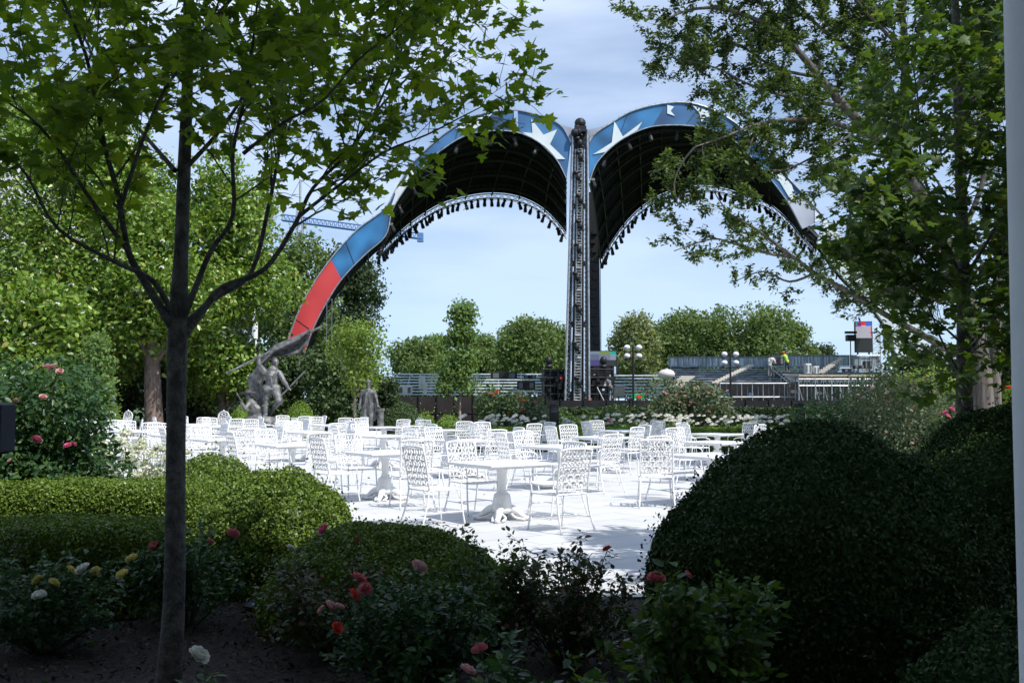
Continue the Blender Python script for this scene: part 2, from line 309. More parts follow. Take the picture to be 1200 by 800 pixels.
def hedge(name, c, dim, label, m='box', leaf=0.024, cover=2.6, rz=0, group=None, rough=0.02, cat='hedge', nmax=200000):
    """clipped box hedge; c centre on the ground; dim=(length,width,height)"""
    L, W, H = dim; areas = np.array([L*W, L*H, L*H, W*H, W*H]); n = int(min(nmax, cover*areas.sum()/(leaf*leaf*.34)))
    f = rng.choice(5, n, p=areas/areas.sum()); u = rng.random(n)-.5; v = rng.random(n)
    q = np.zeros((n,3)); nr = np.zeros((n,3))
    for k in range(5):
        s = f == k
        if k == 0: q[s] = np.stack([u[s]*L, (v[s]-.5)*W, np.full(s.sum(), H)], 1); nr[s] = (0,0,1)
        elif k < 3: sg = -1 if k == 1 else 1; q[s] = np.stack([u[s]*L, np.full(s.sum(), sg*W/2), v[s]*H], 1); nr[s] = (0,sg,0)
        else: sg = -1 if k == 3 else 1; q[s] = np.stack([np.full(s.sum(), sg*L/2), u[s]*W, v[s]*H], 1); nr[s] = (sg,0,0)
    sd = rng.random()*40; r = min(W, H)*0.22
    inner = np.clip(q, [-L/2+r, -W/2+r, -1], [L/2-r, W/2-r, H-r]); dv = q-inner; dl = np.linalg.norm(dv, axis=1, keepdims=True)+1e-9
    q = inner + dv/dl*np.minimum(dl, r); nr = np.where(dl > r*.98, dv/dl, nr)
    q += nr*((rough*vnoise(q, 3.5, sd) + rough*.7*vnoise(q, 11, sd) - np.abs(rng.normal(size=n))*leaf*.9 + (rng.random(n) < .03)*leaf*1.2*rng.random(n))[:,None])
    q[:,2] = np.maximum(q[:,2], 0.01)
    mb = MB(); mb.box((0,0,(H-leaf*1.7-rough)/2), (L-leaf*4-rough*2, W-leaf*4-rough*2, H-leaf*1.7-rough), 0, min(W,H)*.16)
    o = leaves_mesh(name, q, nr*.7+rng.normal(size=(n,3))*.75, leaf*(.7+.6*rng.random(n)), T_DIAMOND, M[m], core=(mb.v, mb.f))
    o.location = (c[0], c[1], 0.0); o.rotation_euler = (0,0,rz)
    return tag(o, label, cat, group)

# ---- trees from limbs
def catmull(pts, n=4):
    pts = [Vector(p) for p in pts]; out = []
    for i in range(len(pts)-1):
        p0 = pts[max(i-1,0)]; p1 = pts[i]; p2 = pts[i+1]; p3 = pts[min(i+2,len(pts)-1)]
        for k in range(n):
            t = k/n; out.append(0.5*((2*p1)+(p2-p0)*t+(2*p0-5*p1+4*p2-p3)*t*t+(3*p1-p0-3*p2+p3)*t**3))
    out.append(pts[-1]); return out
def sprout(line, r0, r1, rate, length, levels, twigs, tubes, up=0.35, t0=0.25, ratio=0.55, spread=0.9, bias=None, wob=0.18, leafstep=0.06, minr=0.003, fine=True):
    """grow side branches from a polyline; record leafy twig points"""
    L = [0]
    for i in range(1, len(line)): L.append(L[-1] + (line[i]-line[i-1]).length)
    tot = L[-1]
    def at(t):
        s = t*tot
        for i in range(1, len(line)):
            if L[i] >= s: k = (s-L[i-1])/max(1e-6, L[i]-L[i-1]); return line[i-1].lerp(line[i], k), (line[i]-line[i-1]).normalized()
        return line[-1], (line[-1]-line[-2]).normalized()
    cnt = max(1, int(tot*rate*(1-t0) + random.random()))
    for c in range(cnt):
        t = t0 + (1-t0)*(c+random.random())/cnt; p, tg = at(min(t, 1))
        pr = Vector((random.gauss(0,1), random.gauss(0,1), random.gauss(0,1))); pr = (pr - tg*pr.dot(tg)).normalized()
        d = (tg*(1-spread*.45) + pr*spread + Vector((0,0,up)))
        if bias: d += bias
        d.normalize(); ln = length*(0.55+.7*random.random())*(1.1-.45*t)
        k = 5; pts = [p]; dd = d.copy()
        for i in range(k):
            dd = (dd + Vector((random.gauss(0,wob), random.gauss(0,wob), random.gauss(0,wob)+0.04*up))).normalized(); pts.append(pts[-1]+dd*ln/k)
        ra = max(minr, (r0+(r1-r0)*t)*ratio); rb = max(minr*.6, ra*.35)
        tubes.append((pts, ra, rb))
        if levels > 1: sprout(pts, ra, rb, rate*1.5, length*.55, levels-1, twigs, tubes, up*.7, .15, ratio, spread, None, wob, leafstep, minr)
        if levels <= 1 or fine:
            m_ = int(ln/leafstep)
            for i in range(m_):
                f = (.15 if levels <= 1 else .5); s = f+(1-f)*(i+random.random())/m_; j = min(int(s*k), k-1); q = pts[j].lerp(pts[j+1], s*k-j)
                twigs.append((q, (pts[j+1]-pts[j]).normalized()))
def add_tubes(mb, tubes, base=None):
    for pts, a, b in tubes:
        n = 8 if a > .03 else (5 if a > .008 else 3)
        k = len(pts); mb.tube(pts, [a+(b-a)*i/(k-1) for i in range(k)], n, caps=False)
def crown_from_twigs(name, twigs, per, leaf, tmpl, m, parent, droop=0.4, spreadr=0.5, clip=None):
    P_ = np.array([tuple(t[0]) for t in twigs]); D = np.array([tuple(t[1]) for t in twigs])
    P_ = np.repeat(P_, per, 0); D = np.repeat(D, per, 0); n = len(P_)
    off = rng.normal(size=(n,3)); off /= np.linalg.norm(off, axis=1, keepdims=True)
    pos = P_ + off*leaf*spreadr*rng.random((n,1))*2
    if clip is not None: k = clip(pos); pos = pos[k]; off = off[k]; D = D[k]; n = len(pos)
    ax = off*.8 + D*.5 + np.array([0,0,-droop]); nr = np.array([0,0,1.0]) + rng.normal(size=(n,3))*.55
    return leaves_mesh(name, pos, nr, leaf*(.45+.85*rng.random(n)), tmpl, M[m], parent, axis=ax)

# ---- background trees: lobed crowns of leaf clumps
def lobe_tree(name, base, H, W, label, m='treef', bark='bark_b', leaf=0.4, n=9000, trunk=0.35, crown0=0.25, lobes=16, group=None, shape=1.0, tmpl=T_DIAMOND, cat='tree', seed=None, depth=None, hole=0.15, flat=1.0, clump=6, trunkr=None):
    rs = np.random.default_rng(seed if seed is not None else int(rng.integers(1e6)))
    t = thing(name, base, label, cat, group); depth = depth or W
    zc = H*(crown0+1)/2; hz = H*(1-crown0)/2
    C = []; Rr = []
    for i in range(lobes):
        z = rs.uniform(-.85, .9); w = (1-abs(z)**(2.2*shape))**.6
        if shape > 1.5: w = (1 - max(0, (z+1)/2)**1.0*.85)
        a = rs.uniform(0, 2*math.pi); rad = rs.uniform(.3, .95)*w*.66
        C.append((rad*math.cos(a)*W/2, rad*math.sin(a)*depth/2, zc+z*hz*.85)); Rr.append(rs.uniform(.17, .29)*(W if shape <= 1.5 else W*.7)*(1 if lobes < 22 else .8))
    C = np.array(C); Rr = np.array(Rr); k = rs.choice(lobes, n//clump, p=Rr**2/(Rr**2).sum())
    d = rs.normal(size=(n//clump,3)); d /= np.linalg.norm(d, axis=1, keepdims=True)
    rr = Rr[k]*(1-np.abs(rs.normal(size=len(k)))*.22)
    pc = C[k] + d*rr[:,None]*np.array([1,1,.8*flat])
    keep = vnoise(pc, 5.5/ W*2, rs.random()*30) > -1+2*hole
    pc = pc[keep]; d = d[keep]
    pos = np.repeat(pc, clump, 0) + rs.normal(size=(len(pc)*clump,3))*leaf*1.1; dd = np.repeat(d, clump, 0)
    zt = H*1.04; pos = pos[(pos[:,2] > H*crown0*.6) & (pos[:,2] < zt)]; dd = dd[:len(pos)]
    leaves_mesh('crown', pos, dd*.6+rs.normal(size=pos.shape)*.8+np.array([0,0,.3]), leaf*(.6+.8*rs.random(len(pos))), tmpl, M[m], t)
    mb = MB(); tr = trunkr or trunk; top = Vector((rs.normal()*.03*W, 0, H*.72))
    mb.tube(catmull([(0,0,-.1), (rs.normal()*.02*W, 0, H*crown0), top]), [tr*1.25, tr*1.05, tr, tr*.95, tr*.85, tr*.7, tr*.55, tr*.35, tr*.2], 10, caps=False)
    for i in range(min(lobes, 16)):
        c = Vector(C[i]); s = Vector((0,0,max(H*crown0*.95, c.z-abs(c.x)*1.2-.10*H)))
        if c.z > s.z: mid = s.lerp(c, .5)+Vector((0,0,-.04*H)); mb.tube([s, mid, c], [tr*.4, tr*.25, tr*.08], 5, caps=False)
    mb.build('trunk', M[bark], t, True)
    return t

# ------------------------------------------------------------------ ground
def sheet(name, poly, z, m, kind='structure', sub=None):
    mb = MB(); mb.add([(x, y, z) for x, y in poly], [tuple(range(len(poly)))]); o = mb.build(name, m); tag(o, kind=kind); return o
sheet('lawn', [(-900,-900),(900,-900),(900,1400),(-900,1400)], -0.03, M['lawn'])
sheet('planting_bed', [(-30,2.8),(30,2.8),(30,70),(-45,70),(-45,20)], -0.015, M['soil'])
pm = mat('patio_stone', (0.66, 0.67, 0.69), 0.75, var=0.03, scale=0.8)
t_ = pm.node_tree; br = N('ShaderNodeTexBrick', t_); br.offset = 0.5; br.inputs['Scale'].default_value = 1; br.inputs['Brick Width'].default_value = .9; br.inputs['Row Height'].default_value = .6
br.inputs['Mortar Size'].default_value = .010; br.inputs['Color1'].default_value = (.56,.57,.585,1); br.inputs['Color2'].default_value = (.51,.52,.535,1); br.inputs['Mortar'].default_value = (.30,.31,.32,1)
tco = N('ShaderNodeTexCoord', t_); mpo = N('ShaderNodeMapping', t_); mpo.inputs['Rotation'].default_value = (0,0,R(-37)); t_.links.new(tco.outputs['Object'], mpo.inputs[0]); t_.links.new(mpo.outputs[0], br.inputs[0])
nzp = N('ShaderNodeTexNoise', t_); nzp.inputs['Scale'].default_value = 1.3; nzp.inputs['Detail'].default_value = 8
t_.links.new(tco.outputs['Object'], nzp.inputs['Vector'])
mxp = N('ShaderNodeMix', t_, data_type='RGBA', blend_type='MULTIPLY'); mxp.inputs['Factor'].default_value = .40
t_.links.new(br.outputs[0], mxp.inputs['A']); t_.links.new(nzp.outputs['Fac'], mxp.inputs['B'])
ad = N('ShaderNodeMix', t_, data_type='RGBA', blend_type='ADD'); ad.inputs['Factor'].default_value = 1; ad.inputs['B'].default_value = (.10,.10,.10,1)
t_.links.new(mxp.outputs['Result'], ad.inputs['A']); t_.links.new(ad.outputs['Result'], t_.nodes['Principled BSDF'].inputs['Base Color'])
patio = sheet('patio', [(5.5,7.95),(-.25,7.95),(-.6,9.0),(-1.8,11.2),(-3.4,13.3),(-24,40.7),(-3.2,40.7),(-3.2,29.6),(16,29.6),(16,7.95)], 0.0, pm)

# mulch chips and fallen leaves in the bed
n = 26000; px = rng.uniform(-4.5, 4, n); py = rng.uniform(3.0, 8.8, n)
leaves = leaves_mesh('mulch', np.stack([px, py, rng.random(n)*.015-.008], 1), np.array([0,0,1.0])+rng.normal(size=(n,3))*.5, .022+.045*rng.random(n)**2, T_NARROW, M['chip']); tag(leaves, 'dark bark mulch scattered over the flower bed', 'mulch', kind='stuff')

# ------------------------------------------------------------------ building round the camera
bt = thing('white_colonnade_building', (0,0,0), 'white stone building with covered colonnade at right edge of photo', 'building')
mb = MB(); mb.box((0,-2.7,2.3),(60,.4,4.6)); mb.box((0,.05,7.85),(60,5.9,6.5)); w = mb.build('wall', M['wall'], bt)
mb = MB(); mb.box((0,0,-.045),(60,5.6,.10)); mb.build('floor_slab', M['wall'], bt)
mb = MB(); mb.box((0,2.9,10.95),(60.6,.7,.3)); mb.box((0,3.02,10.75),(60.4,.3,.1)); mb.build('cornice', M['wall'], bt)
for i in range(-3, 5):
    x = 1.512 + i*3.3
    if i == -1: x = -1.95
    mb = MB(); mb.lathe((x,2.5,.005), [(.30,0),(.30,.1),(.27,.12),(.27,.2),(.235,.24),(.232,1.5),(.225,2.6),(.205,4.2),(.205,4.3),(.25,4.36),(.27,4.5),(.27,4.6)], 48)
    mb.build('column', M['column'], bt, True)

# ------------------------------------------------------------------ patio furniture
def ell(cx, cz, rx, rz, y, n=14): return [(cx+rx*math.cos(2*math.pi*i/n), y, cz+rz*math.sin(2*math.pi*i/n)) for i in range(n)]
def back_y(z): return -.215 - .09*((z-.44)/.52)**1.4 if z > .44 else -.215
def lattice(mb, x0, x1, z0, z1, cx=4, cz=3, r=.0085):
    w = (x1-x0)/cx; h = (z1-z0)/cz
    for ox in (0, 1):
        for i in range(cx+1-ox*0):
            for j in range(cz+1):
                X = x0+(i+.5*ox)*w; Z = z0+(j+.5*ox)*h
                if X > x1+.001 or Z > z1+.001: continue
                pts = []
                for k in range(14):
                    a = 2*math.pi*k/14; xx = X+.53*w*math.cos(a); zz = Z+.60*h*math.sin(a)
                    pts.append((xx, back_y(zz)+.004*math.cos(2*a), zz))
                run = []
                for k in range(15):
                    p = pts[k % 14]
                    if x0-.002 <= p[0] <= x1+.002 and z0-.002 <= p[2] <= z1+.002: run.append(p)
                    else:
                        if len(run) > 1: mb.tube(run, r, 4, caps=False)
                        run = []
                if len(run) == 15: mb.tube(pts, r, 4, closed=True)
                elif len(run) > 1: mb.tube(run, r, 4, caps=False)
def make_chair(name, ornate=False):
    t = thing(name, (0,0,0), 'white chair', 'chair', 'white lattice chairs round the patio tables')
    # rear stiles with legs, each leg its own part
    for s in (-1, 1):
        mb = MB(); mb.tube(catmull([(s*.255,-.33,0),(s*.235,-.25,.24),(s*.23,-.215,.44)], 4), .0125, 6); mb.build('leg', M['white'], t, True)
        mb = MB(); mb.tube(catmull([(s*.262,.30,0),(s*.25,.262,.22),(s*.245,.245,.43)], 4), .0115, 6); mb.build('leg', M['white'], t, True)
        mb = MB(); zt = .665; mb.tube(catmull([(s*.235,back_y(zt)+.005,zt),(s*.262,-.05,zt+.012),(s*.268,.12,zt+.006),(s*.268,.235,zt-.03),(s*.262,.262,zt-.09),(s*.25,.25,.52),(s*.246,.245,.44)], 4), [.010]*25, 6)
        mb.build('armrest', M['white'], t, True)
    mb = MB()
    for s in (-1, 1): mb.tube([(s*.23,-.215,.44)]+[(s*(.23+.005*i/5), back_y(.44+.52*i/5), .44+.52*i/5) for i in range(1,6)], .0125, 6)
    if not ornate:
        mb.tube(catmull([(-.24,back_y(.955),.955),(-.12,back_y(.96),.972),(.12,back_y(.96),.972),(.24,back_y(.955),.955)], 4), .015, 6)
        mb.tube([(-.23,back_y(.50),.50),(.23,back_y(.50),.50)], .008, 5)
        lattice(mb, -.224, .224, .505, .952)
    else:
        arc = [(.24*math.cos(a), back_y(.95), .93+.20*math.sin(a)) for a in [math.pi*i/14 for i in range(15)]]
        mb.tube(arc, .016, 6)
        for r_ in (.05, .09): mb.tube(ell(0, 1.03, r_, r_*.9, back_y(.95)), .011, 5, closed=True)
        for s in (-1, 1):
            mb.tube(ell(s*.135, .99, .06, .05, back_y(.95)), .010, 5, closed=True); mb.tube(ell(s*.19, .96, .03, .04, back_y(.93)), .010, 5, closed=True)
        mb.ball((0, back_y(.95), 1.15), .03); mb.tube([(-.23,back_y(.50),.50),(.23,back_y(.50),.50)], .008, 5)
        lattice(mb, -.222, .222, .505, .93, 3, 3, .009)
    mb.build('backrest', M['white'], t, True)
    mb = MB(); rim = [(-.23,-.21,.44),(.23,-.21,.44),(.255,.0,.44),(.25,.235,.437),(.15,.262,.43),(-.15,.262,.43),(-.25,.235,.437),(-.255,.0,.44)]
    mb.tube(rim, .0125, 6, closed=True)
    for i in range(5):
        for j in range(5):
            X = -.19+.38*i/4; Yv = -.165+.37*j/4
            mb.tube([(X+.058*math.cos(a), Yv+.058*math.sin(a), .438) for a in [2*math.pi*k/10 for k in range(10)]], .0085, 4, closed=True)
    for i in range(-2,3): mb.tube([(i*.085,-.21,.432),(i*.09,.25,.43)], .007, 4)
    mb.build('seat', M['white'], t, True)
    mb = MB()
    for s in (-1, 1): mb.tube([(s*.243,-.262,.17),(s*.256,.28,.17)], .008, 5)
    mb.tube([(-.25,.0,.17),(.25,.0,.17)], .008, 5); mb.build('stretcher', M['white'], t, True)
    return t
def make_table():
    t = thing('patio_table', (0,0,0), 'white table', 'table', 'square white patio tables')
    mb = MB(); mb.box((0,0,.727),(1.02,1.02,.026),0,.006)
    mb.build('tabletop', M['tabletop'], t)
    mb = MB()
    for s in (-1,1):
        mb.box((0,s*.44,.70),(.90,.02,.028)); mb.box((s*.44,0,.70),(.02,.86,.028))
    mb.box((0,0,.70),(.30,.30,.026)); mb.build('apron', M['white'], t)
    mb = MB(); mb.lathe((0,0,0), [(.10,.09),(.135,.12),(.135,.16),(.125,.22),(.115,.28),(.105,.33),(.08,.35),(.06,.37),(.052,.42),(.058,.50),(.066,.60),(.075,.655),(.11,.67),(.12,.688)], 18)
    mb.build('pedestal', M['white'], t, True)
    for k in range(4):
        a = math.pi/4+k*math.pi/2; c, s = math.cos(a), math.sin(a); mb = MB()
        pts = catmull([(c*.08,s*.08,.16),(c*.18,s*.18,.13),(c*.28,s*.28,.05),(c*.345,s*.345,.03)], 3); mb.tube(pts, [.06,.055,.052,.048,.045,.04,.036,.034,.033,.03], 8); mb.ball((c*.355,s*.355,.032), .036, 8, 6)
        for q in (-1,1):
            e = a+q*.42; mb.tube(catmull([(c*.12,s*.12,.10),(math.cos(e)*.20,math.sin(e)*.20,.05),(math.cos(a+q*.2)*.32,math.sin(a+q*.2)*.32,.022)],3), .018, 5)
        mb.build('foot', M['white'], t, True)
    return t
A = Vector((-1.95,2.6,0)); B = Vector((3.0,1.9,0)); T0 = Vector((-.13,12.95,0)); TR = math.atan2(A.y, A.x)
chair0 = make_chair('patio_chair'); orn0 = make_chair('ornate_patio_chair', True); table0 = make_table(); used = {'c':0,'o':0,'t':0}
words = ['first','second','third','fourth','fifth','sixth','seventh','eighth','ninth','tenth','eleventh','twelfth']
def put(kind, proto, loc, rz, label, group=None):
    o = proto if not used[kind] else copy_tree(proto); used[kind] = 1
    o.location = loc; o.rotation_euler = (0,0,rz); o['label'] = label
    if group: o['group'] = group
    return o
rows = 0; ornate_spots = []
for j in range(7):
    k = 0; ok = []
    for i in range(-3, 10):
        p = T0 + A*i + B*j
        lim = 35.6 if p.x < -3.6 else 27.6
        if p.y > lim or p.y < 11 or (j == 0 and i < 0): continue
        px = 600+p.x/p.y*F
        if px > 960 or px < 70 or p.x < -14.8: continue
        if p.x < -12 and p.y > 33.5: continue
        ok.append((i, p))
    for k, (i, p) in enumerate(ok):
        p = p + Vector((random.uniform(-.12,.12), random.uniform(-.12,.12), 0)) if (i, j) != (0, 0) else p
        rz = TR + R(random.uniform(-4,4))
        w_ = f'{words[k]} table from right in {words[j]} row'
        put('t', table0, p, rz, f'white square pedestal table, {words[k]} from right in {words[j]} diagonal row from front')
        for side, d in (('near right', -A), ('near left', -B), ('far left', A), ('far right', B)):
            if random.random() < .0 and (i, j) != (0, 0): continue
            d = d.normalized(); dist = random.uniform(.80,.98); q = p + d*dist + Vector((-d.y, d.x, 0))*random.uniform(-.12,.12)
            face = math.atan2(-d.y, -d.x) - math.pi/2 + R(random.uniform(-9,9))
            if (i, j) == (0, 0) and side == 'near left': q = Vector((-.98,12.5,0)); face = R(-52)
            if (i, j) == (0, 0) and side == 'near right': q = Vector((.58,11.95,0)); face = R(36)
            if (i, j) == (0, 1) and side == 'near left': q = Vector((2.1,14.6,0)); face = R(-6)
            if (i, j) == (1, 0) and side == 'near right': q = Vector((-1.45,14.55,0)); face = R(20)
            put('c', chair0, q, face, f'white lattice armchair at {side} of {w_}')
for (px, Y, f, l) in ((256, 35.6, 160, 'ornate white chair with tall scrolled crest, standing left of the flag statue'), (237, 36.3, 150, 'ornate white chair with scrolled crest beside the foreground trunk'), (127, 36.6, 200, 'ornate white chair with rounded scroll back, at far left of patio')):
    if px == 237: px = 128+14
    p = P(px, 487, Y); put('o', orn0, (p.x, p.y, 0), R(f), l if px != 142 else 'ornate white chair with round scrolled crest beside the brown magnolia trunk', 'ornate chairs at the back')

# ------------------------------------------------------------------ near shrubs
mound('boxwood_mound', (-1.98,8.5), (.74,.72,.95), 'round boxwood mound in sunlight right of the foreground trunk', leaf=.028, p=2.1, rough=.05)
mound('boxwood_mound', (-3.25,10.7), (.64,.65,.97), 'sunlit boxwood mound directly behind the foreground maple trunk', leaf=.03, p=2.1, rough=.05)
mound('boxwood_mound', (-.90,7.1), (.86,.80,.67), 'low wide boxwood mound in shade at front of the patio', leaf=.024, p=2.5, rough=.05)
mound('boxwood_mound', (1.92,6.3), (1.10,1.0,1.36), 'largest dark boxwood mound filling the lower right', m='box_shaded', leaf=.026, p=2.15, rough=.06)
mound('boxwood_mound', (4.35,8.2), (1.35,1.15,1.46), 'dark boxwood mound behind the largest one, by thin maple trunk', m='box_shaded', leaf=.028, p=2.4, rough=.05)
mound('boxwood_mound', (2.35,3.45), (1.15,.72,.86), 'low dark boxwood in bottom right corner beside the white column', m='box_shaded', leaf=.022, p=2.2, rough=.06)
hedge('boxwood_hedge', (-4.6,9.25), (3.6,1.0,.80), 'clipped boxwood hedge with sunlit top at left edge', leaf=.027)
hedge('boxwood_hedge', (-4.1,7.6), (3.0,.9,.64), 'lower boxwood hedge in shade in front of the sunlit one', leaf=.026)
hedge('boxwood_hedge', (4.7,30.3), (15.4,.75,.70), 'long low clipped hedge behind the chairs at the patio edge', m='boxy', leaf=.05)
def shrub(name, c, half, label, m, leaf, n_, tmpl=T_OVAL, cat='shrub', fl=None, nlobe=9, group=None, stems=True):
    """loose leafy bush with lobes"""
    a, b, h = half; t = thing(name, (c[0], c[1], 0), label, cat, group)
    C = np.array([(rng.uniform(-.55,.55)*a, rng.uniform(-.55,.55)*b, rng.uniform(.25,.68)*h) for _ in range(nlobe)]); Rr = rng.uniform(.36,.5,nlobe)*min(a*1.1,h)
    k = rng.integers(0, nlobe, n_); d = rng.normal(size=(n_,3)); d /= np.linalg.norm(d, axis=1, keepdims=True)
    pos = C[k]+d*(Rr[k]*(1-np.abs(rng.normal(size=n_))*.2))[:,None]*np.array([max(1,a/h*.9),1,.9])
    s = pos[:,2] > .04; pos = pos[s]; d = d[s]
    leaves_mesh('foliage', pos, d*.5+rng.normal(size=pos.shape)*.6+np.array([0,0,.5]), leaf*(.6+.7*rng.random(len(pos))), tmpl, M[m], t, axis=d+rng.normal(size=d.shape)*.6)
    mb = MB()
    for i in range(nlobe): mb.tube([(C[i][0]*.15,C[i][1]*.15,-.02),(C[i][0]*.6,C[i][1]*.6,C[i][2]*.5),tuple(C[i]+np.array([0,0,Rr[i]*.5]))], [.02*h+.004,.014*h+.003,.004], 5)
    mb.build('stem', M['stem'], t)
    return t, C, Rr
def rose_mesh(m, r=.045, kind=0):
    """open rose: rings of cupped petals"""
    key = (m, round(r,3))
    if key in ROSE: return ROSE[key]
    pos = []; ax = []; nr = []; sz = []
    for ring, (cnt, tilt, rr, s) in enumerate(((3,86,.05,.62),(5,76,.20,.72),(6,64,.34,.80),(8,46,.46,.80),(8,24,.52,.74))):
        for i in range(cnt):
            a = 2*math.pi*(i+.37*ring)/cnt+random.uniform(-.15,.15); tl = R(tilt+random.uniform(-8,8)); d = Vector((math.cos(a)*math.cos(tl), math.sin(a)*math.cos(tl), math.sin(tl)))
            pos.append((math.cos(a)*rr*r*.6, math.sin(a)*rr*r*.6, 0)); ax.append(tuple(d)); nr.append((-math.cos(a)*math.sin(tl), -math.sin(a)*math.sin(tl), math.cos(tl))); sz.append(s*r)
    tm = (np.array([(0,0,0),(.42,.25,.16),(.58,.65,.22),(.38,.98,.10),(0,.92,-.04),(-.38,.98,.10),(-.58,.65,.22),(-.42,.25,.16),(0,.55,-.04)]), [(0,1,2,8),(8,2,3,4),(8,4,5,6),(0,8,6,7)])
    o = leaves_mesh('bloom', np.array(pos), np.array(nr), np.array(sz), tm, M[m], None, axis=np.array(ax)); me = o.data; bpy.data.objects.remove(o)
    ROSE[key] = me; return me
ROSE = {}
def bloom(parent, world, m, r=.045, tilt=None):
    o = bpy.data.objects.new('bloom', rose_mesh(m, r)); col.objects.link(o); o.parent = parent
    o.location = Vector(world) - parent.location; o.rotation_euler = tilt or (R(random.uniform(20,60)), R(random.uniform(-30,30)), random.uniform(0,6)); return o
def rose_bush(c, w, h, label, m='rose', leaf=.045, stems=16, dens=1.0, flowers=(), w2=None, upright=.9, name='rose_bush'):
    t = thing(name, (c[0], c[1], 0), label, 'rose bush', 'rose bushes in the front bed'); mb = MB(); tw = []; w2 = w2 or w
    for i in range(int(stems*1.9)):
        a = random.uniform(0,2*math.pi); ra = math.sqrt(random.random()); e = Vector((math.cos(a)*ra*w/2, math.sin(a)*ra*w2/2, h*(random.uniform(.5,1.0)-.22*ra)))
        s = Vector((e.x*.15, e.y*.15, -.02)); mid = s.lerp(e,.5)+Vector((e.x*.12,e.y*.12,h*.06)); ln = catmull([s,mid,e],4); mb.tube(ln, [.007-.0005*k for k in range(len(ln))], 5)
        tubes = []; sprout(ln, .005, .003, 9*dens, .30*h+.06, 1, tw, tubes, up=.5, t0=.12, leafstep=.028/dens, minr=.0016)
        for pts, ra_, rb in tubes: mb.tube(pts, [ra_]*3+[rb]*(len(pts)-3), 3, caps=False)
        for k in range(10): q = ln[-1].lerp(ln[-3], random.random()); tw.append((q, (ln[-1]-ln[-2]).normalized()))
    fl = []
    for (f, mm, r) in flowers:
        p = Vector(f)-Vector((c[0],c[1],0)); s = Vector((p.x*.4,p.y*.4,max(.05,p.z*.35))); mb.tube(catmull([s, s.lerp(p,.6)+Vector((0,0,.02)), p],3), .0026, 4)
        for k in range(7): tw.append((s.lerp(p, random.uniform(.5,.9)), Vector((0,0,1))))
        bloom(t, f, mm, r)
    mb.build('stem', M['stem'], t); crown_from_twigs('foliage', tw, 3, leaf, T_OVAL, m, t, droop=.15, spreadr=.45)
    return t
def fl(px, py, Y, m='pink', r=.045): return (P(px, py, Y), m, r)
def gp(px, Y): return ((px-600)/F*Y, Y)
rose_bush(gp(60,6.3), .95, .62, 'rose bush with pale yellow blooms at lower left', flowers=[fl(45,681,6.1,'yellow',.04),fl(62,684,6.0,'yellow',.038),fl(82,669,6.1,'yellow',.04),fl(98,668,6.05,'cream',.05),fl(112,670,6.1,'yellow',.035),fl(155,656,6.2,'yellow',.045),fl(144,674,6.0,'yellow',.042),fl(46,699,5.9,'cream',.045)], stems=20, w2=.8)
rose_bush(gp(225,7.0), .78, .72, 'rose bush with two pink blooms just behind the maple trunk', flowers=[fl(182,641,7.0,'pink',.05),fl(272,627,6.9,'pink',.05),fl(246,635,6.9,'pink',.03)], stems=16)
rose_bush(gp(15,7.1), .7, .66, 'reddish rose bush at left edge before the shaded hedge', m='rosered', stems=12)
rose_bush(gp(395,6.2), 1.1, .64, 'rose bush with reddish shoots before the low wide mound', m='rosered', leaf=.042, flowers=[fl(380,621,6.9,'hot',.045),fl(340,643,6.4,'cream',.035)], stems=20)
rose_bush(gp(500,5.35), .92, .64, 'rose bush with clustered pink and coral blooms at bottom centre', flowers=[fl(419,679,5.3,'pink',.048),fl(428,691,5.2,'pink',.04),fl(413,698,5.15,'coral',.04),fl(386,711,5.1,'blush',.036),fl(378,715,5.1,'blush',.03),fl(397,712,5.1,'blush',.03),fl(394,736,5.0,'coral',.035),fl(490,666,5.2,'blush',.05)], stems=22, dens=1.1)
rose_bush(gp(572,6.3), .7, .72, 'yellow green rose bush with one cream bud in front of patio', m='rosey', leaf=.045, flowers=[fl(538,702,6.0,'cream',.03)], stems=14)
rose_bush(gp(665,6.0), .78, .70, 'tall twiggy rose bush with red shoots against the white patio', m='rosered', leaf=.038, flowers=[fl(712,644,6.1,'coral',.032)], stems=22, dens=1.05)
rose_bush(gp(815,4.5), .80, .84, 'big leaved rose bush with pink bloom before the dark mound', m='rosey', leaf=.06, flowers=[fl(769,680,4.35,'pink',.044),fl(805,674,4.5,'pink',.025)], stems=17, w2=.7)
rose_bush(gp(610,3.95), .62, .55, 'low rose bush with two pink blooms at bottom edge', m='rose', leaf=.052, flowers=[fl(563,763,3.9,'pink',.036),fl(547,787,3.8,'blush',.036)], stems=14)
rose_bush(gp(700,3.75), .42, .55, 'small leafy rose bush at bottom edge right of centre', m='rosey', leaf=.052, stems=9)
rose_bush(gp(315,4.35), .75, .38, 'sparse low rose bush at bottom edge beside maple trunk', m='rosey', leaf=.05, flowers=[fl(231,770,4.55,'cream',.055)], stems=12, dens=.8)
rose_bush(gp(75,4.1), .6, .36, 'sparse low rose shoots at bottom left edge', m='rose', leaf=.05, stems=10, dens=.8)

t, C, Rr = shrub('rose_shrub', gp(8,9.9), (1.12,.9,2.35), 'tall climbing rose shrub with grey green leaves at left edge', 'rose', .065, 34000, nlobe=34)
for px, py, m_, r in ((42,516,'hot',.05),(80,523,'hot',.045),(86,521,'hot',.03),(62,432,'blush',.05),(55,430,'blush',.04),(70,436,'blush',.04),(50,466,'blush',.04),(12,540,'blush',.03),(18,470,'blush',.03)): bloom(t, P(px,py,9.2), m_, r)

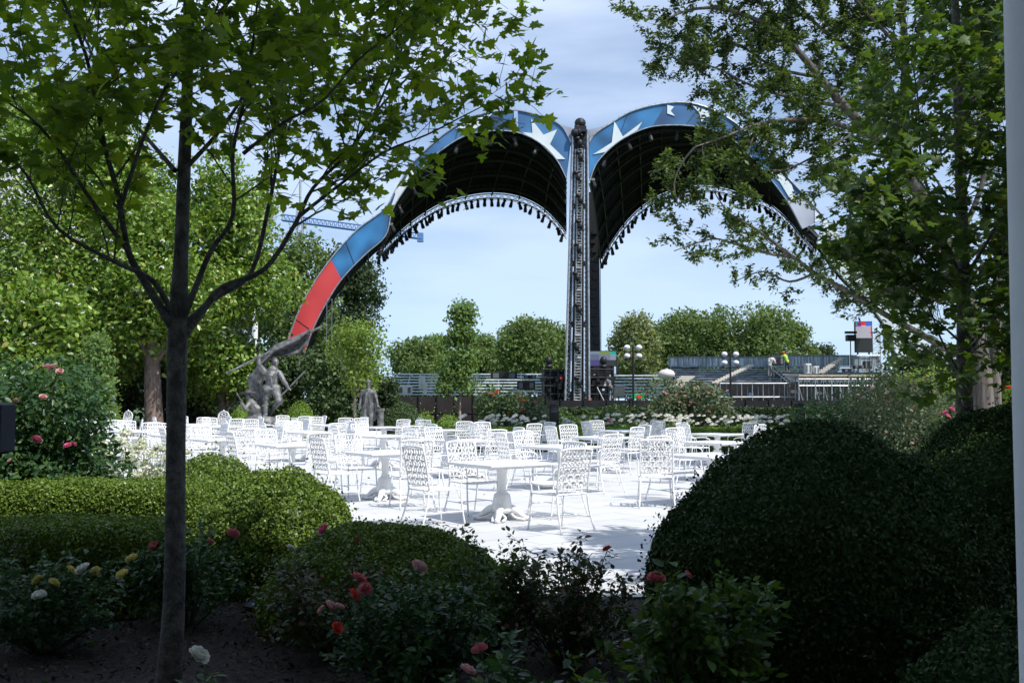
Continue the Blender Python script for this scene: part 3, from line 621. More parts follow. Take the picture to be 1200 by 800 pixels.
# white spider flowers beside the patio
t = thing('white_flower_clump', (*gp(150,12.2), 0), 'clump of wispy white flowers on pale stalks at left of patio', 'flowers')
n = 0; mb = MB(); tw = []; c0 = Vector((*gp(150,12.2),0)); fp = []
for i in range(124):
    x = random.uniform(-.62,.72); y = random.uniform(-.5,.5); h = random.uniform(.55,1.12)-.25*abs(x)
    e = Vector((x+random.uniform(-.1,.1), y, h)); mb.tube([(x*.9,y,-.02),(x*.95,y,h*.5),e], [.005,.004,.003], 3, caps=False)
    for k in range(9): s = random.uniform(.2,.92); tw.append((Vector((x*.95,y,0)).lerp(e,s), Vector((0,0,1))))
    if i % 5: fp.append(e)
mb.build('stalk', mat('pale_stalk', (.20,.22,.08), .8), t); crown_from_twigs('foliage', tw, 1, .07, T_NARROW, 'treey', t, droop=-.2)
def puff(name, m, r, cnt=60):
    d = rng.normal(size=(cnt,3)); d /= np.linalg.norm(d, axis=1, keepdims=True); d[:,2] = np.abs(d[:,2])*.9
    o = leaves_mesh(name, d*r*rng.uniform(.25,1,(cnt,1)), d+rng.normal(size=d.shape)*.5, np.full(cnt, r*.55), T_DIAMOND, M[m]); me = o.data; bpy.data.objects.remove(o); return me
pf = puff('flower_head', 'greenwhite', .085); pfw = puff('flower_head', 'cream', .08)
for i, e in enumerate(fp):
    o = bpy.data.objects.new('flower_head', pfw if i % 5 < 2 else pf); col.objects.link(o); o.parent = t; o.location = e; o.rotation_euler = (0,0,random.random()*6); s = random.uniform(.6,1.1); o.scale = (s,s,s)

# row of white blooms behind the low hedge
pw = puff('bloom', 'cream', .10, 50)
spots = [(575,0),(612,0),(690,1),(738,0),(772,1),(812,0),(868,1),(905,0),(948,1),(985,0),(1030,1)]
wl = ['left of the tower beside dark bush','right of the far bush by black bollard','below the black tower','below the four globe lamp','under the flowering bush, left side','under the flowering bush, right side','right of the flowering bush','before the scaffold platform','at right black bollard','below the low pink rose bank','beside the big oak trunk, far right']
for i, (px, k) in enumerate(spots):
    c = gp(px, 31.8+.5*k); t, C, Rr = shrub('white_rose_bush', c, (.85,.5,.78), f'low green bush with white blooms {wl[i]}', 'treeg', .09, 1500, nlobe=6, cat='rose bush', group='white flowering bushes behind the hedge')
    for q in range(24):
        o = bpy.data.objects.new('bloom', pw); col.objects.link(o); o.parent = t; o.location = (random.uniform(-1.1,1.1), random.uniform(-.75,-.1), random.uniform(.74,1.06)); s = random.uniform(.7,1.25); o.scale = (s,s,s*.8)

# bushes in the border
def bushpx(px0, px1, ytop, Y, label, m, leaf, n_, name='flowering_bush', bl=None, group=None):
    w = (px1-px0)/F*Y; z = P(600, ytop, Y).z; t, C, Rr = shrub(name, gp((px0+px1)/2, Y), (w*.60, max(.5,w*.42), z*1.1), label, m, leaf, n_, nlobe=12, group=group)
    if bl:
        for q in range(bl[1]):
            i = random.randrange(len(C)); d = Vector((random.gauss(0,1), -abs(random.gauss(0,1)), random.gauss(.3,.8))).normalized(); p = Vector(C[i])+d*Rr[i]*1.0
            o = bpy.data.objects.new('bloom', rose_mesh(bl[0], bl[2])); col.objects.link(o); o.parent = t; o.location = p; o.rotation_euler = (R(random.uniform(10,60)),0,random.random()*6)
    return t
bushpx(560,640,452,34,'dark rounded flowering bush left of the black tower','shrubd',.12,5200,bl=('coral',18,.07))
bushpx(598,645,464,33.2,'smaller grey green bush right of the dark rounded bush','sage',.10,2600,bl=('hot',4,.07))
bushpx(757,846,446,35,'large grey green bush with pinkish tips right of the globe lamp','sage',.13,6500,bl=('blush',40,.07))
bushpx(700,760,474,33,'low reddish green bush with one pink bloom below the globe lamp','shrubd',.10,2600,bl=('hot',3,.09))
bushpx(985,1130,443,27,'wide flowering rose bank before the oak, right side','sage',.09,10000,bl=('blush',60,.05))
bushpx(930,1040,462,28.5,'dark green rose bank with pink specks beside right bollard','rose',.09,5600,bl=('hot',7,.05))
bushpx(1085,1125,468,24,'green bush with hot pink blooms left of the oak trunk','shrubd',.09,2600,bl=('hot',9,.07))
bushpx(1040,1120,418,31,'tall sparse yellow green bush under the oak limb','treey',.12,2600,name='tall_bush')
bushpx(1168,1215,425,27,'bush with orange and green leaves right of the oak trunk','treey',.12,2600,bl=('coral',10,.08),name='tall_bush')
bushpx(640,705,482,33.5,'low leafy green bush below the tower base','treeg',.10,2200,name='low_bush')
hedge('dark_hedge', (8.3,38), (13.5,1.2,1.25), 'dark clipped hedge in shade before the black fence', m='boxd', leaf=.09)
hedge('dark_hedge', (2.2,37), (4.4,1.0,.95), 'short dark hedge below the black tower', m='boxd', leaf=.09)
for px, py, Y, r, h, m_, lb in ((352,470,38.5,.66,None,'boxy','round clipped ball shrub right of the flag statue'),(284,476,39,.62,None,'boxy','clipped ball shrub peeking out behind flag statue'),(499,481,38,.42,None,'boxy','small bright ball shrub in front of the brown fence'),(525,485,37.6,.55,None,'boxy','flattened bright shrub beside the small ball shrub'),(472,470,40,.85,None,'shrubd','dark green dome shrub right of the standing statue'),(127,471,40,.62,None,'boxy','round green ball shrub behind chairs at far left'),(460,478,41,.5,None,'boxd','dark low shrub behind standing statue')):
    z = P(600,py,Y).z; mound('ball_shrub', gp(px,Y), (r,r,z), lb, m=m_, leaf=.07, p=2.1)

# ------------------------------------------------------------------ bollards, lamps
def bollard(px, Y, ytop, label, w=.30):
    t = thing('bollard_light', (*gp(px,Y),0), label, 'bollard', 'black bollard lights in the border'); z = P(600,ytop,Y).z; mb = MB(); mb.box((0,0,z/2),(w,w*.8,z),0,.015); mb.build('post', M['black'], t)
    mb = MB(); mb.box((0,-w*.42,z*.86),(w*.7,.02,z*.12)); mb.build('light_slot', M['alu'] if 0 else M['glass'], t)
bollard(649,32,473,'black bollard light left below the tower'); bollard(936,30,472,'black bollard light before the scaffold platform')
t = thing('garden_speaker', (-2.42,4.55,0), 'black box speaker on a post at left edge', 'speaker'); mb = MB(); mb.box((0,0,1.42),(.22,.16,.235),0,.012); mb.build('case', M['black'], t)
mb = MB(); mb.box((.119,0,1.42),(.012,.13,.21)); mb.build('grille', M['navy'], t)
mb = MB(); mb.tube([(0,0,-.02),(0,0,1.3)], .022, 10); mb.build('post', M['black'], t)
t = thing('ground_uplight', (*gp(312,7.6),0), 'round blue grey uplight sunk in the mulch', 'light'); mb = MB(); mb.lathe((0,0,-.01), [(.15,0),(.15,.03),(.13,.04)], 24); mb.build('rim', M['black'], t); mb = MB(); mb.lathe((0,0,.03), [(.125,0),(.10,.012),(.01,.018)], 24); mb.build('lens', M['bluelens'], t)
def globe_lamp(px, Y, yt, label):
    t = thing('globe_lamp_post', (*gp(px,Y),0), label, 'street lamp', 'globe lamp posts on the lawn'); s = Y/F; z1 = P(600,yt+4,Y).z; z2 = P(600,yt+14,Y).z
    mb = MB(); mb.lathe((0,0,0), [(.16,0),(.14,.3),(.07,.4),(.06,z1+.1),(.03,z1+.2)], 10); mb.build('pole', M['black'], t)
    for z in (z1, z2):
        mb = MB(); mb.tube([(-.55,0,z-.22),(-.3,0,z-.3),(0,0,z-.26),(.3,0,z-.3),(.55,0,z-.22)], .03, 6); mb.build('arm', M['black'], t)
        for x in (-.36,.36):
            mb = MB(); mb.ball((x,0,z), .19, 14, 10, (1,1,.85)); mb.build('globe', M['globe'], t, True)
globe_lamp(742,60,403,'black lamp post with four white globes right of tower'); globe_lamp(856,62,411,'black lamp post with four globes in front of the bleachers')
t = thing('balloon_light', (*gp(781,82),0), 'grey balloon work light on a stand before the bleachers', 'work light'); z = P(600,438.5,82).z; mb = MB(); mb.ball((0,0,z), .70, 20, 12, (1,1,.62)); mb.build('balloon', M['balloon'], t, True)
mb = MB(); mb.tube([(0,0,0),(0,0,z-.35)], .05, 6)
for a in range(3): mb.tube([(0,0,.9),(math.cos(a*2.1)*.7,math.sin(a*2.1)*.7,0)], .03, 5)
mb.tube([(0,0,z+.40),(0,0,z+.52)], .12, 8); mb.build('stand', M['alu'], t)

# ------------------------------------------------------------------ foreground maple (left)
def maple(name, base, trunk, limbs, label, leaf, rate, leafstep, per, m='maple', bark='bark_d', extra=None, upb=.45, ln0=.75, tr=None, clip=None):
    t = thing(name, base, label, 'tree'); o = Vector(base); mb = MB(); tw = []; tubes = []
    ln = catmull([Vector(p)-o for p, r in trunk], 4); rr = [r for p, r in trunk]; k = len(ln)
    rad = [np.interp(i/(k-1)*(len(rr)-1), range(len(rr)), rr) for i in range(k)]
    mb.tube(ln, rad, 16, caps=False)
    for pts, r0, r1, rt, L_ in limbs:
        l2 = catmull([Vector(p)-o for p in pts], 4); kk = len(l2)
        mb.tube(l2, [(r0+(r1-r0)*(i/(kk-1))**.6)*.80 for i in range(kk)], 9, caps=False)
        sprout(l2, r0*.6, r1, rate*rt, L_*ln0, 2, tw, tubes, up=upb, t0=.3, leafstep=leafstep, minr=.0022, ratio=.5, wob=.15)
        for i in range(14): tw.append((l2[-1].lerp(l2[-3], random.random()), (l2[-1]-l2[-2]).normalized()))
    add_tubes(mb, tubes); mb.build('trunk', M[bark], t, True)
    c = crown_from_twigs('crown', tw, per, leaf, T_MAPLE, m, t, droop=.55, spreadr=.55, clip=clip); return t, len(tw)
def PP(l, Y0, Y1=None): Y1 = Y0 if Y1 is None else Y1; return [P(x, y, Y0+(Y1-Y0)*i/(len(l)-1)) for i, (x, y) in enumerate(l)]
Yt = 5.35; base = (*gp(203,Yt), -.02)
trunk = [(Vector(base),.072),(P(204,700,Yt),.056),(P(206,520,Yt),.050),(P(208,395,Yt),.053),(P(212,300,Yt),.038),(P(216,190,Yt+.05),.035),(P(220,80,Yt+.05),.029),(P(222,-60,Yt),.030),(P(226,-220,Yt),.022),(P(230,-400,Yt),.010)]
LB = [
 (PP([(208,392),(173,336),(150,294),(139,231),(123,173),(100,63),(60,-30),(30,-130)], Yt, Yt-.7), .036,.006,1,1),
 (PP([(205,375),(180,330),(131,305),(68,268),(31,205),(5,180)], Yt, Yt-.9), .026,.005,1,1),
 (PP([(150,294),(100,225),(63,168),(26,131),(-30,100)], Yt-.2, Yt-1.1), .020,.004,1,1),
 (PP([(212,398),(240,360),(262,336),(310,315),(346,262),(367,220),(409,178),(440,130),(470,60),(500,0)], Yt, Yt+.7), .034,.005,1,1),
 (PP([(352,252),(400,215),(451,178),(500,158),(545,135),(590,112)], Yt+.35, Yt+.2), .016,.003,1.3,.7),
 (PP([(212,380),(230,335),(247,294),(273,252),(273,178),(289,105),(299,26),(310,-80)], Yt, Yt-.5), .028,.006,1,1),
 (PP([(212,385),(250,350),(294,320),(315,240),(325,190),(336,130),(350,40),(360,-80)], Yt, Yt+1.2), .028,.006,1,1),
 (PP([(205,200),(168,157),(142,126),(110,70),(80,-10)], Yt, Yt+1.1), .020,.005,1,1),
 (PP([(142,240),(165,170),(190,110),(220,68),(252,16),(270,-70)], Yt-.4, Yt-1.2), .016,.004,1,1),
 (PP([(215,200),(260,150),(300,90),(350,20),(390,-60)], Yt, Yt+.8), .020,.005,1,1),
 (PP([(285,180),(330,145),(378,118),(420,70),(470,30),(520,-20)], Yt-.3, Yt-.6), .014,.004,1.2,.9),
 (PP([(409,178),(450,120),(500,70),(545,25),(570,-20)], Yt+.6, Yt+.9), .013,.003,1.3,.8),
 (PP([(218,100),(180,50),(130,-10),(90,-80)], Yt, Yt+.2), .020,.005,1,1),
 (PP([(220,60),(270,0),(330,-60),(380,-150)], Yt, Yt-.6), .020,.005,1,1),
 (PP([(222,-60),(180,-140),(120,-220),(60,-300)], Yt, Yt+.6), .018,.004,1,1),
 (PP([(222,-60),(300,-150),(400,-230),(480,-260)], Yt, Yt+.3), .018,.004,1,1),
 (PP([(224,-140),(230,-260),(200,-360),(190,-480)], Yt, Yt-.5), .018,.004,1,1),
 (PP([(222,-40),(300,-90),(420,-110),(520,-100)], Yt, Yt+1.0), .018,.004,1,1),
]
_, nt = maple('maple_tree', base, trunk, LB, 'foreground maple with slim dark trunk and dark spreading limbs, left of centre', .083, 7.6, .042, 1, clip=None)
print('maple twigs', nt)
# right maple beyond the dark mounds
Yr = 8.7; base = (*gp(1131,Yr), -.02)
trunk = [(Vector(base),.085),(P(1131,500,Yr),.075),(P(1130,400,Yr),.062),(P(1128,280,Yr),.052),(P(1124,150,Yr),.042),(P(1120,20,Yr),.034),(P(1118,-60,Yr),.016)]
LB = [
 (PP([(1130,448),(1115,420),(1102,395),(1088,360),(1060,320),(1040,260)], Yr, Yr-.5), .020,.004,1,.9),
 (PP([(1130,420),(1160,380),(1200,340),(1240,280)], Yr, Yr+.2), .026,.005,1,1),
 (PP([(1130,438),(1115,424),(1095,412),(1075,406)], Yr, Yr+.3), .016,.004,1.1,.6),
 (PP([(1130,405),(1105,382),(1080,362),(1058,345)], Yr, Yr-.4), .018,.004,1.1,.6),
 (PP([(1130,425),(1150,404),(1178,396),(1205,404)], Yr, Yr-.3), .018,.004,1.3,.8),
 (PP([(1130,430),(1140,410),(1150,405),(1160,420)], Yr, Yr-.9), .014,.004,1.5,.8),
 (PP([(1129,350),(1150,310),(1185,300),(1215,310)], Yr, Yr+.5), .018,.004,1.3,.9),
 (PP([(1130,410),(1150,380),(1130,350),(1080,300),(1050,270),(1020,240)], Yr+.1, Yr-1.1), .022,.004,1,.9),
 (PP([(1129,370),(1090,330),(1050,300),(1010,290)], Yr, Yr+.6), .022,.004,1,.9),
 (PP([(1128,330),(1100,260),(1080,190),(1075,110),(1060,30)], Yr, Yr-.8), .026,.005,1,1),
 (PP([(1128,330),(1170,260),(1200,180),(1210,90)], Yr, Yr-.6), .026,.005,1,1),
 (PP([(1126,260),(1090,200),(1050,160),(1030,120)], Yr, Yr+.9), .020,.004,1,.9),
 (PP([(1126,240),(1150,160),(1160,80),(1180,-20)], Yr, Yr+.7), .022,.005,1,1),
 (PP([(1124,150),(1170,50),(1200,-60),(1230,-160)], Yr, Yr-.3), .020,.005,1,1),
 (PP([(1129,390),(1165,330),(1185,250),(1190,150)], Yr, Yr-1.0), .022,.004,1,1),
]
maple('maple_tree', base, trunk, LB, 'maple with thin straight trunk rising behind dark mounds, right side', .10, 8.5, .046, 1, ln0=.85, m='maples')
# a third maple of the same row, just outside the right edge of the view
b3 = Vector((6.6,6.4,-.02)); tk3 = [(b3,.09),(b3+Vector((0,0,1.5)),.075),(b3+Vector((.05,0,3)),.06),(b3+Vector((.1,0,5)),.04),(b3+Vector((.1,0,6.5)),.012)]
LB = []
for i in range(13):
    a_ = i*2.4; z_ = 1.9+i*.32; L_ = 1.9-.07*i; d_ = Vector((math.cos(a_), math.sin(a_), 0)); q_ = b3+Vector((.05,0,z_)); LB.append(([q_, q_+d_*L_*.35+Vector((0,0,.35)), q_+d_*L_*.7+Vector((0,0,.95)), q_+d_*L_+Vector((0,0,1.5))], .026,.005,1,1))
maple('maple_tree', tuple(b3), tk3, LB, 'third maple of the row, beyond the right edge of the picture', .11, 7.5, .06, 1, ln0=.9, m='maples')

# ------------------------------------------------------------------ big willow oak
Yo = 25.0; base = (*gp(1152,Yo), -.1); o = Vector(base)
t = thing('willow_oak_tree', base, 'huge willow oak with thick grey furrowed trunk and long overhanging limbs', 'tree'); mb = MB(); tw = []; tubes = []
def limb(l, Y0, Y1, r0, r1, rate=1.0, L_=1.0, lv=2, jit=True, t0=.25, up=.1, ls=.075, curve=4):
    l2 = catmull([p-o for p in PP(l, Y0, Y1)], curve); kk = len(l2); mb.tube(l2, [r0+(r1-r0)*(i/(kk-1))**.75 for i in range(kk)], 9, caps=False)
    sprout(l2, r0*.5, max(r1,.012), 3.0*rate, 1.8*L_, lv, tw, tubes, up=up, t0=t0, leafstep=ls, minr=.005, ratio=.42, wob=.2, spread=1.0)
tk = catmull([p-o for p in (Vector(base), P(1151,470,Yo), P(1149,430,Yo), P(1138,370,Yo), P(1112,300,Yo), P(1085,240,Yo), P(1060,200,Yo))], 4)
mb.tube(tk, [.30-.006*i+.06*max(0,1-i/4) for i in range(len(tk))], 20, caps=False)
t2 = catmull([p-o for p in (P(1165,486,Yo+.3), P(1166,430,Yo+.4), P(1168,360,Yo+.6), P(1175,260,Yo+.8), P(1190,130,Yo+1), P(1200,0,Yo+1), P(1195,-200,Yo+1))], 4)
mb.tube(t2, [.15-.003*i+.04*max(0,1-i/4) for i in range(len(t2))], 16, caps=False)
limb([(1120,415),(1080,392),(1040,370),(1000,345),(955,320),(930,302),(905,298),(865,287),(835,280),(790,294)], Yo, Yo-2.5, .10,.012,1.0,.62, up=.12, ls=.085)
limb([(930,302),(885,268),(855,250),(835,222)], Yo-1.6, Yo-2.4, .05,.01,1.0,.6, ls=.085)
limb([(955,320),(925,330),(895,318),(860,330)], Yo-1.5, Yo-1, .04,.01,1.0,.5, ls=.085)
limb([(1060,200),(1030,165),(990,125),(960,90),(930,55),(890,25),(840,10),(800,14),(770,30)], Yo, Yo-2, .17,.012,1.1,.85)
limb([(1035,165),(980,145),(940,140),(890,145),(850,160),(815,172)], Yo-.2, Yo-3, .09,.012,1.2,.8)
limb([(1060,200),(1040,95),(1000,60),(970,40),(935,5),(900,-50)], Yo, Yo+2, .13,.015,1.1,1)
limb([(1060,200),(1060,120),(1060,40),(1045,-60),(1030,-150)], Yo, Yo+1, .18,.02,1.1,1.2)
limb([(990,125),(930,115),(880,100),(840,80),(800,70)], Yo-.6, Yo-1.6, .06,.01,1.2,.75)
limb([(960,90),(910,80),(860,50),(810,45),(775,55)], Yo-1, Yo+.6, .05,.01,1.2,.7)
limb([(1085,240),(1050,235),(1025,222),(1000,216),(985,222)], Yo, Yo-2.4, .09,.012,1.2,.7)
limb([(1112,300),(1060,290),(1025,300),(1005,315)], Yo, Yo-3, .09,.012,1.2,.7)
limb([(1112,300),(1080,270),(1040,250),(1010,262)], Yo, Yo+2, .08,.012,1.2,.7)
limb([(1080,392),(1055,375),(1040,345),(1020,310)], Yo-.3, Yo-1.8, .06,.012,1.2,.6)
limb([(815,172),(800,190),(790,215),(795,240)], Yo-3, Yo-2.6, .03,.008,2.0,.5)
limb([(890,145),(870,190),(860,215)], Yo-2, Yo-2.4, .03,.008,1.8,.5)
limb([(1060,120),(1110,60),(1150,-20),(1190,-90)], Yo, Yo-1, .10,.015,1.1,1.1)
limb([(1112,300),(1150,220),(1160,120),(1150,40)], Yo, Yo-1, .10,.015,1.1,1)
limb([(1190,130),(1240,60),(1290,-20)], Yo+1, Yo+2, .10,.015,1.1,1.1)
limb([(1030,-150),(960,-200),(880,-200),(820,-160)], Yo+1, Yo-1, .10,.015,1.1,1.1)
limb([(1045,-60),(980,-80),(900,-70),(850,-30)], Yo+1, Yo-2, .09,.015,1.2,1)
limb([(1195,-200),(1100,-280),(1020,-330)], Yo+1, Yo-1, .09,.015,1.0,1.2)
limb([(1010,150),(960,180),(915,200),(880,190)], Yo-1, Yo-2, .04,.01,1.2,.6)
limb([(1080,190),(1040,185),(1000,178),(960,195),(930,190)], Yo, Yo+1.5, .06,.01,1.2,.7)
limb([(1040,95),(1000,100),(960,120),(925,130)], Yo+.5, Yo+1.5, .05,.01,1.2,.7)
limb([(1060,60),(1020,20),(985,-20),(950,-40)], Yo, Yo-1.5, .06,.01,1.2,.7)
limb([(1100,290),(1060,315),(1035,325),(1020,335)], Yo, Yo+1.5, .05,.01,1.2,.6)
limb([(1110,320),(1080,345),(1045,350),(1015,330)], Yo, Yo-1.0, .06,.01,1.2,.6)
add_tubes(mb, tubes); mb.build('trunk', M['bark_l'], t, True); crown_from_twigs('crown', tw, 8, .135, T_NARROW if 0 else (np.array([(0,-.5,0),(.22,0,.06),(0,.5,0),(-.22,0,.06)]), [(0,1,2,3)]), 'oak', t, droop=.2, spreadr=.6)
print('oak twigs', len(tw))

# ------------------------------------------------------------------ other trees
def ltree(name, px, ytop, wpx, Y, label, **k):
    H = P(600,ytop,Y).z; return lobe_tree(name, (*gp(px,Y),-.02), H, wpx/F*Y, label, **k)
ltree('magnolia_tree', 95,95,330,44,'tall broad magnolia with glossy leaves at left, behind the patio', m='magn', leaf=.21, n=46000, trunk=.36, crown0=.10, lobes=30, tmpl=T_OVAL, hole=.12, seed=3, depth=9)
ltree('magnolia_tree', 262,165,190,45,'magnolia with white blooms right of the foreground maple trunk', m='magn', leaf=.21, n=25000, trunk=.2, crown0=.08, lobes=24, tmpl=T_OVAL, hole=.1, seed=5, depth=6)
tt = ltree('magnolia_tree', 183,230,210,42,'magnolia on thick brown trunk beside the foreground maple trunk', m='magn', leaf=.21, n=20000, trunk=.36, crown0=.33, lobes=18, tmpl=T_OVAL, hole=.1, seed=8, depth=6)
ltree('magnolia_tree', 30,330,170,38,'lower magnolia at left behind the climbing rose shrub', m='magn', leaf=.24, n=10000, trunk=.2, crown0=.12, lobes=14, tmpl=T_OVAL, seed=9, depth=5)
# magnolia flowers
for k_, mt in enumerate([o_ for o_ in list(col.objects) if o_.name.startswith('magnolia_tree')]):
    cr_ = [c for c in col.objects if c.parent == mt and c.name.startswith('crown')][0]; me = cr_.data; nv = len(me.vertices)
    key = puff('bloom','cream',.16,14) if k_ == 0 else key
    cnt = 0
    for _ in range(600):
        v = me.vertices[random.randrange(nv)].co
        if v.y < -1.0 and cnt < 34: o_ = bpy.data.objects.new('bloom', key); col.objects.link(o_); o_.parent = mt; o_.location = v + Vector((0,-.15,0)); cnt += 1
ltree('young_tree', 113,388,62,36,'small fresh green sapling before the magnolias at far left', m='treeg', leaf=.13, n=4500, trunk=.05, crown0=.22, lobes=16, shape=1.7, seed=21, bark='bark_p', clump=5)
ltree('young_tree', 417,371,74,39,'young round tree with pale trunk behind the standing statue', m='treey', leaf=.13, n=3900, trunk=.06, crown0=.36, lobes=18, seed=12, bark='bark_p', clump=5)
ltree('young_tree', 541,347,74,46,'slender young tree with pointed top in front of left bleachers', m='treeg', leaf=.17, n=5600, trunk=.07, crown0=.20, lobes=26, shape=1.9, seed=31, bark='bark_p', hole=.2, clump=5)
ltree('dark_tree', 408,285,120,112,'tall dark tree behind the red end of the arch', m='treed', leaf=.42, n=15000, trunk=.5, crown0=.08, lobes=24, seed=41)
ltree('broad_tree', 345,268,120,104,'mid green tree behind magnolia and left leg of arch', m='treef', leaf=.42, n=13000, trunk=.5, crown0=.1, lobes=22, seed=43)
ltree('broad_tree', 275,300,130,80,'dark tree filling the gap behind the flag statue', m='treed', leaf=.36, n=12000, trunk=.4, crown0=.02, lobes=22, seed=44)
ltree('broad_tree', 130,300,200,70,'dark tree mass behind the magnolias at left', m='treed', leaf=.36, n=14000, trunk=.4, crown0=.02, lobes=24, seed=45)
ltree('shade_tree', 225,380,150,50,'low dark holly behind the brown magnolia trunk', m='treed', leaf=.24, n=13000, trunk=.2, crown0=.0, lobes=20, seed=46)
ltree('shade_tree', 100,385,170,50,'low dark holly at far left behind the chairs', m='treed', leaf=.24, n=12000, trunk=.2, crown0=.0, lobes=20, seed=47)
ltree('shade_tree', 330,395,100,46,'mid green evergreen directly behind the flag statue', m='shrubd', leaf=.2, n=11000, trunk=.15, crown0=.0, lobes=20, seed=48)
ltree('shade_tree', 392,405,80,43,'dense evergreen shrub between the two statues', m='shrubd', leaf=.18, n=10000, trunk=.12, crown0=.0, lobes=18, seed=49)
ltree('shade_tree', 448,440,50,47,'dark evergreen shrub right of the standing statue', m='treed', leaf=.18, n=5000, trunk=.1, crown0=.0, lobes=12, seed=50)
far = [(486,398,56,150,'treef','rounded tree just right of the dark tree'),(512,392,50,165,'treeg','pale rounded tree left of the slender young tree'),(563,388,50,158,'treef','rounded tree right of slender young tree'),(592,378,42,172,'treeg','distant tree between slender tree and big dark green tree'),(628,371,88,135,'treef','large leafy tree left of the black tower'),(672,392,50,160,'treef','tree directly behind the black tower'),(740,366,62,140,'treep','pale creamy green tree just right of tower'),(776,372,50,165,'treef','tree between pale tree and broad oak in distance'),(800,363,80,155,'treef','broad distant oak behind balloon light'),(846,361,84,150,'treef','broad distant oak left of the tallest one'),(893,356,90,148,'treef','tallest broad oak at right of the tree line'),(930,378,56,152,'treef','last rounded oak at right end of tree line'),(960,404,50,190,'treed','low far tree at the end of tree line'),(530,418,120,175,'treed','low dark trees behind left bleachers')]
for i, (px, yt, w_, Y, m_, l) in enumerate(far):
    ltree('distant_tree', px, yt, w_*1.2, Y, l, m=m_, leaf=.46, n=15000, trunk=.45, crown0=.04, lobes=26, seed=60+i, group='trees beyond the lawn', depth=16, hole=.05)
for i, (px, yt, w_, Y, l) in enumerate(((1085,405,110,60,'distant tree behind oak trunk at right'),(1180,380,150,55,'dark distant tree at right behind white column'))):
    ltree('distant_tree', px, yt, w_, Y, l, m='treed', leaf=.3, n=9000, trunk=.3, crown0=.05, lobes=18, seed=90+i, group='trees beyond the lawn')
t = shrub('burgundy_shrub', (*gp(104,30.5),), (.5,.4,1.6), 'thin burgundy leaved shrub at left end of the patio', 'orangep' , .10, 260, nlobe=6)
# white buildings at far left
bt = thing('white_mansion', (-37,68,0), 'white mansion wall glimpsed through the trees at far left', 'building')
mb = MB(); mb.box((0,0,10),(17,10,20)); mb.build('wall', M['wall'], bt)
mb = MB(); mb.box((0,-.1,20.3),(18,11,.7)); mb.box((0,0,21),(17,10,.8)); mb.build('cornice', M['wall'], bt)
for i in range(5):
    for j in range(4):
        mb = MB(); mb.box((-6.6+i*3.3,-5.03,2.6+j*4.6),(1.5,.12,2.7)); f = mb.build('window', M['white'], bt); mb = MB(); mb.box((-6.6+i*3.3,-5.10,2.6+j*4.6),(1.2,.06,2.4)); g_ = mb.build('pane', M['glass'], f)
t = thing('white_flagpole', (*gp(298,60),0), 'thin white pole seen through leaves behind flag statue', 'pole'); mb = MB(); z = P(600,372,60).z; mb.tube([(0,0,0),(0,0,z)], .17, 10); mb.ball((0,0,z+.15), .2); mb.build('pole', M['white'], t)

# ------------------------------------------------------------------ figures (one continuous surface each)
def cap(mb, a, b, ra, rb, n=10):
    a = Vector(a); b = Vector(b); d = b-a; L = d.length; pts = []; rs = []
    d = d.normalized() if L > 1e-6 else Vector((0,0,1))
    for k in (-1,-.8,-.45): pts.append(a+d*ra*k); rs.append(ra*math.sqrt(max(0,1-k*k))+.001)
    for k in range(5): pts.append(a.lerp(b,k/4)); rs.append(ra+(rb-ra)*k/4)
    for k in (.45,.8,1): pts.append(b+d*rb*k); rs.append(rb*math.sqrt(max(0,1-k*k))+.001)
    mb.tube(pts, rs, n)
def body(name, segs, m, parent, vox=.022, extra=None, smooth=3):
    mb = MB()
    for s in segs:
        if s[0] == 'c': cap(mb, *s[1:])
        elif s[0] == 'b': mb.ball(s[1], s[2], 12, 9, s[3] if len(s) > 3 else (1,1,1))
    if extra: extra(mb)
    o = mb.build('tmp', m); md = o.modifiers.new('r','REMESH'); md.mode = 'VOXEL'; md.voxel_size = vox; md.use_smooth_shade = True
    ms = o.modifiers.new('s','SMOOTH'); ms.factor = .5; ms.iterations = smooth
    dg = bpy.context.evaluated_depsgraph_get(); me = bpy.data.meshes.new_from_object(o.evaluated_get(dg)); me.name = name
    old = o.data; bpy.data.objects.remove(o); bpy.data.meshes.remove(old); me.materials.clear(); me.materials.append(m)
    r = bpy.data.objects.new(name, me); col.objects.link(r); r.parent = parent; return r
def hand(s, c, d):
    """palm plus five short curled fingers from wrist c along d"""
    c = Vector(c); d = Vector(d).normalized(); sd = d.orthogonal().normalized(); up = d.cross(sd)
    s.append(('c', c, c+d*.07, .03, .036))
    for i, L in enumerate((.062,.075,.08,.066)):
        b = c+d*.075+sd*(i-1.5)*.020; s.append(('c', b, b+d*L*.5, .0105,.0095)); s.append(('c', b+d*L*.5, b+d*L*.75-up*L*.45, .0095,.008))
    s.append(('c', c+d*.02+sd*.03, c+d*.055+sd*.062-up*.02, .013,.010))
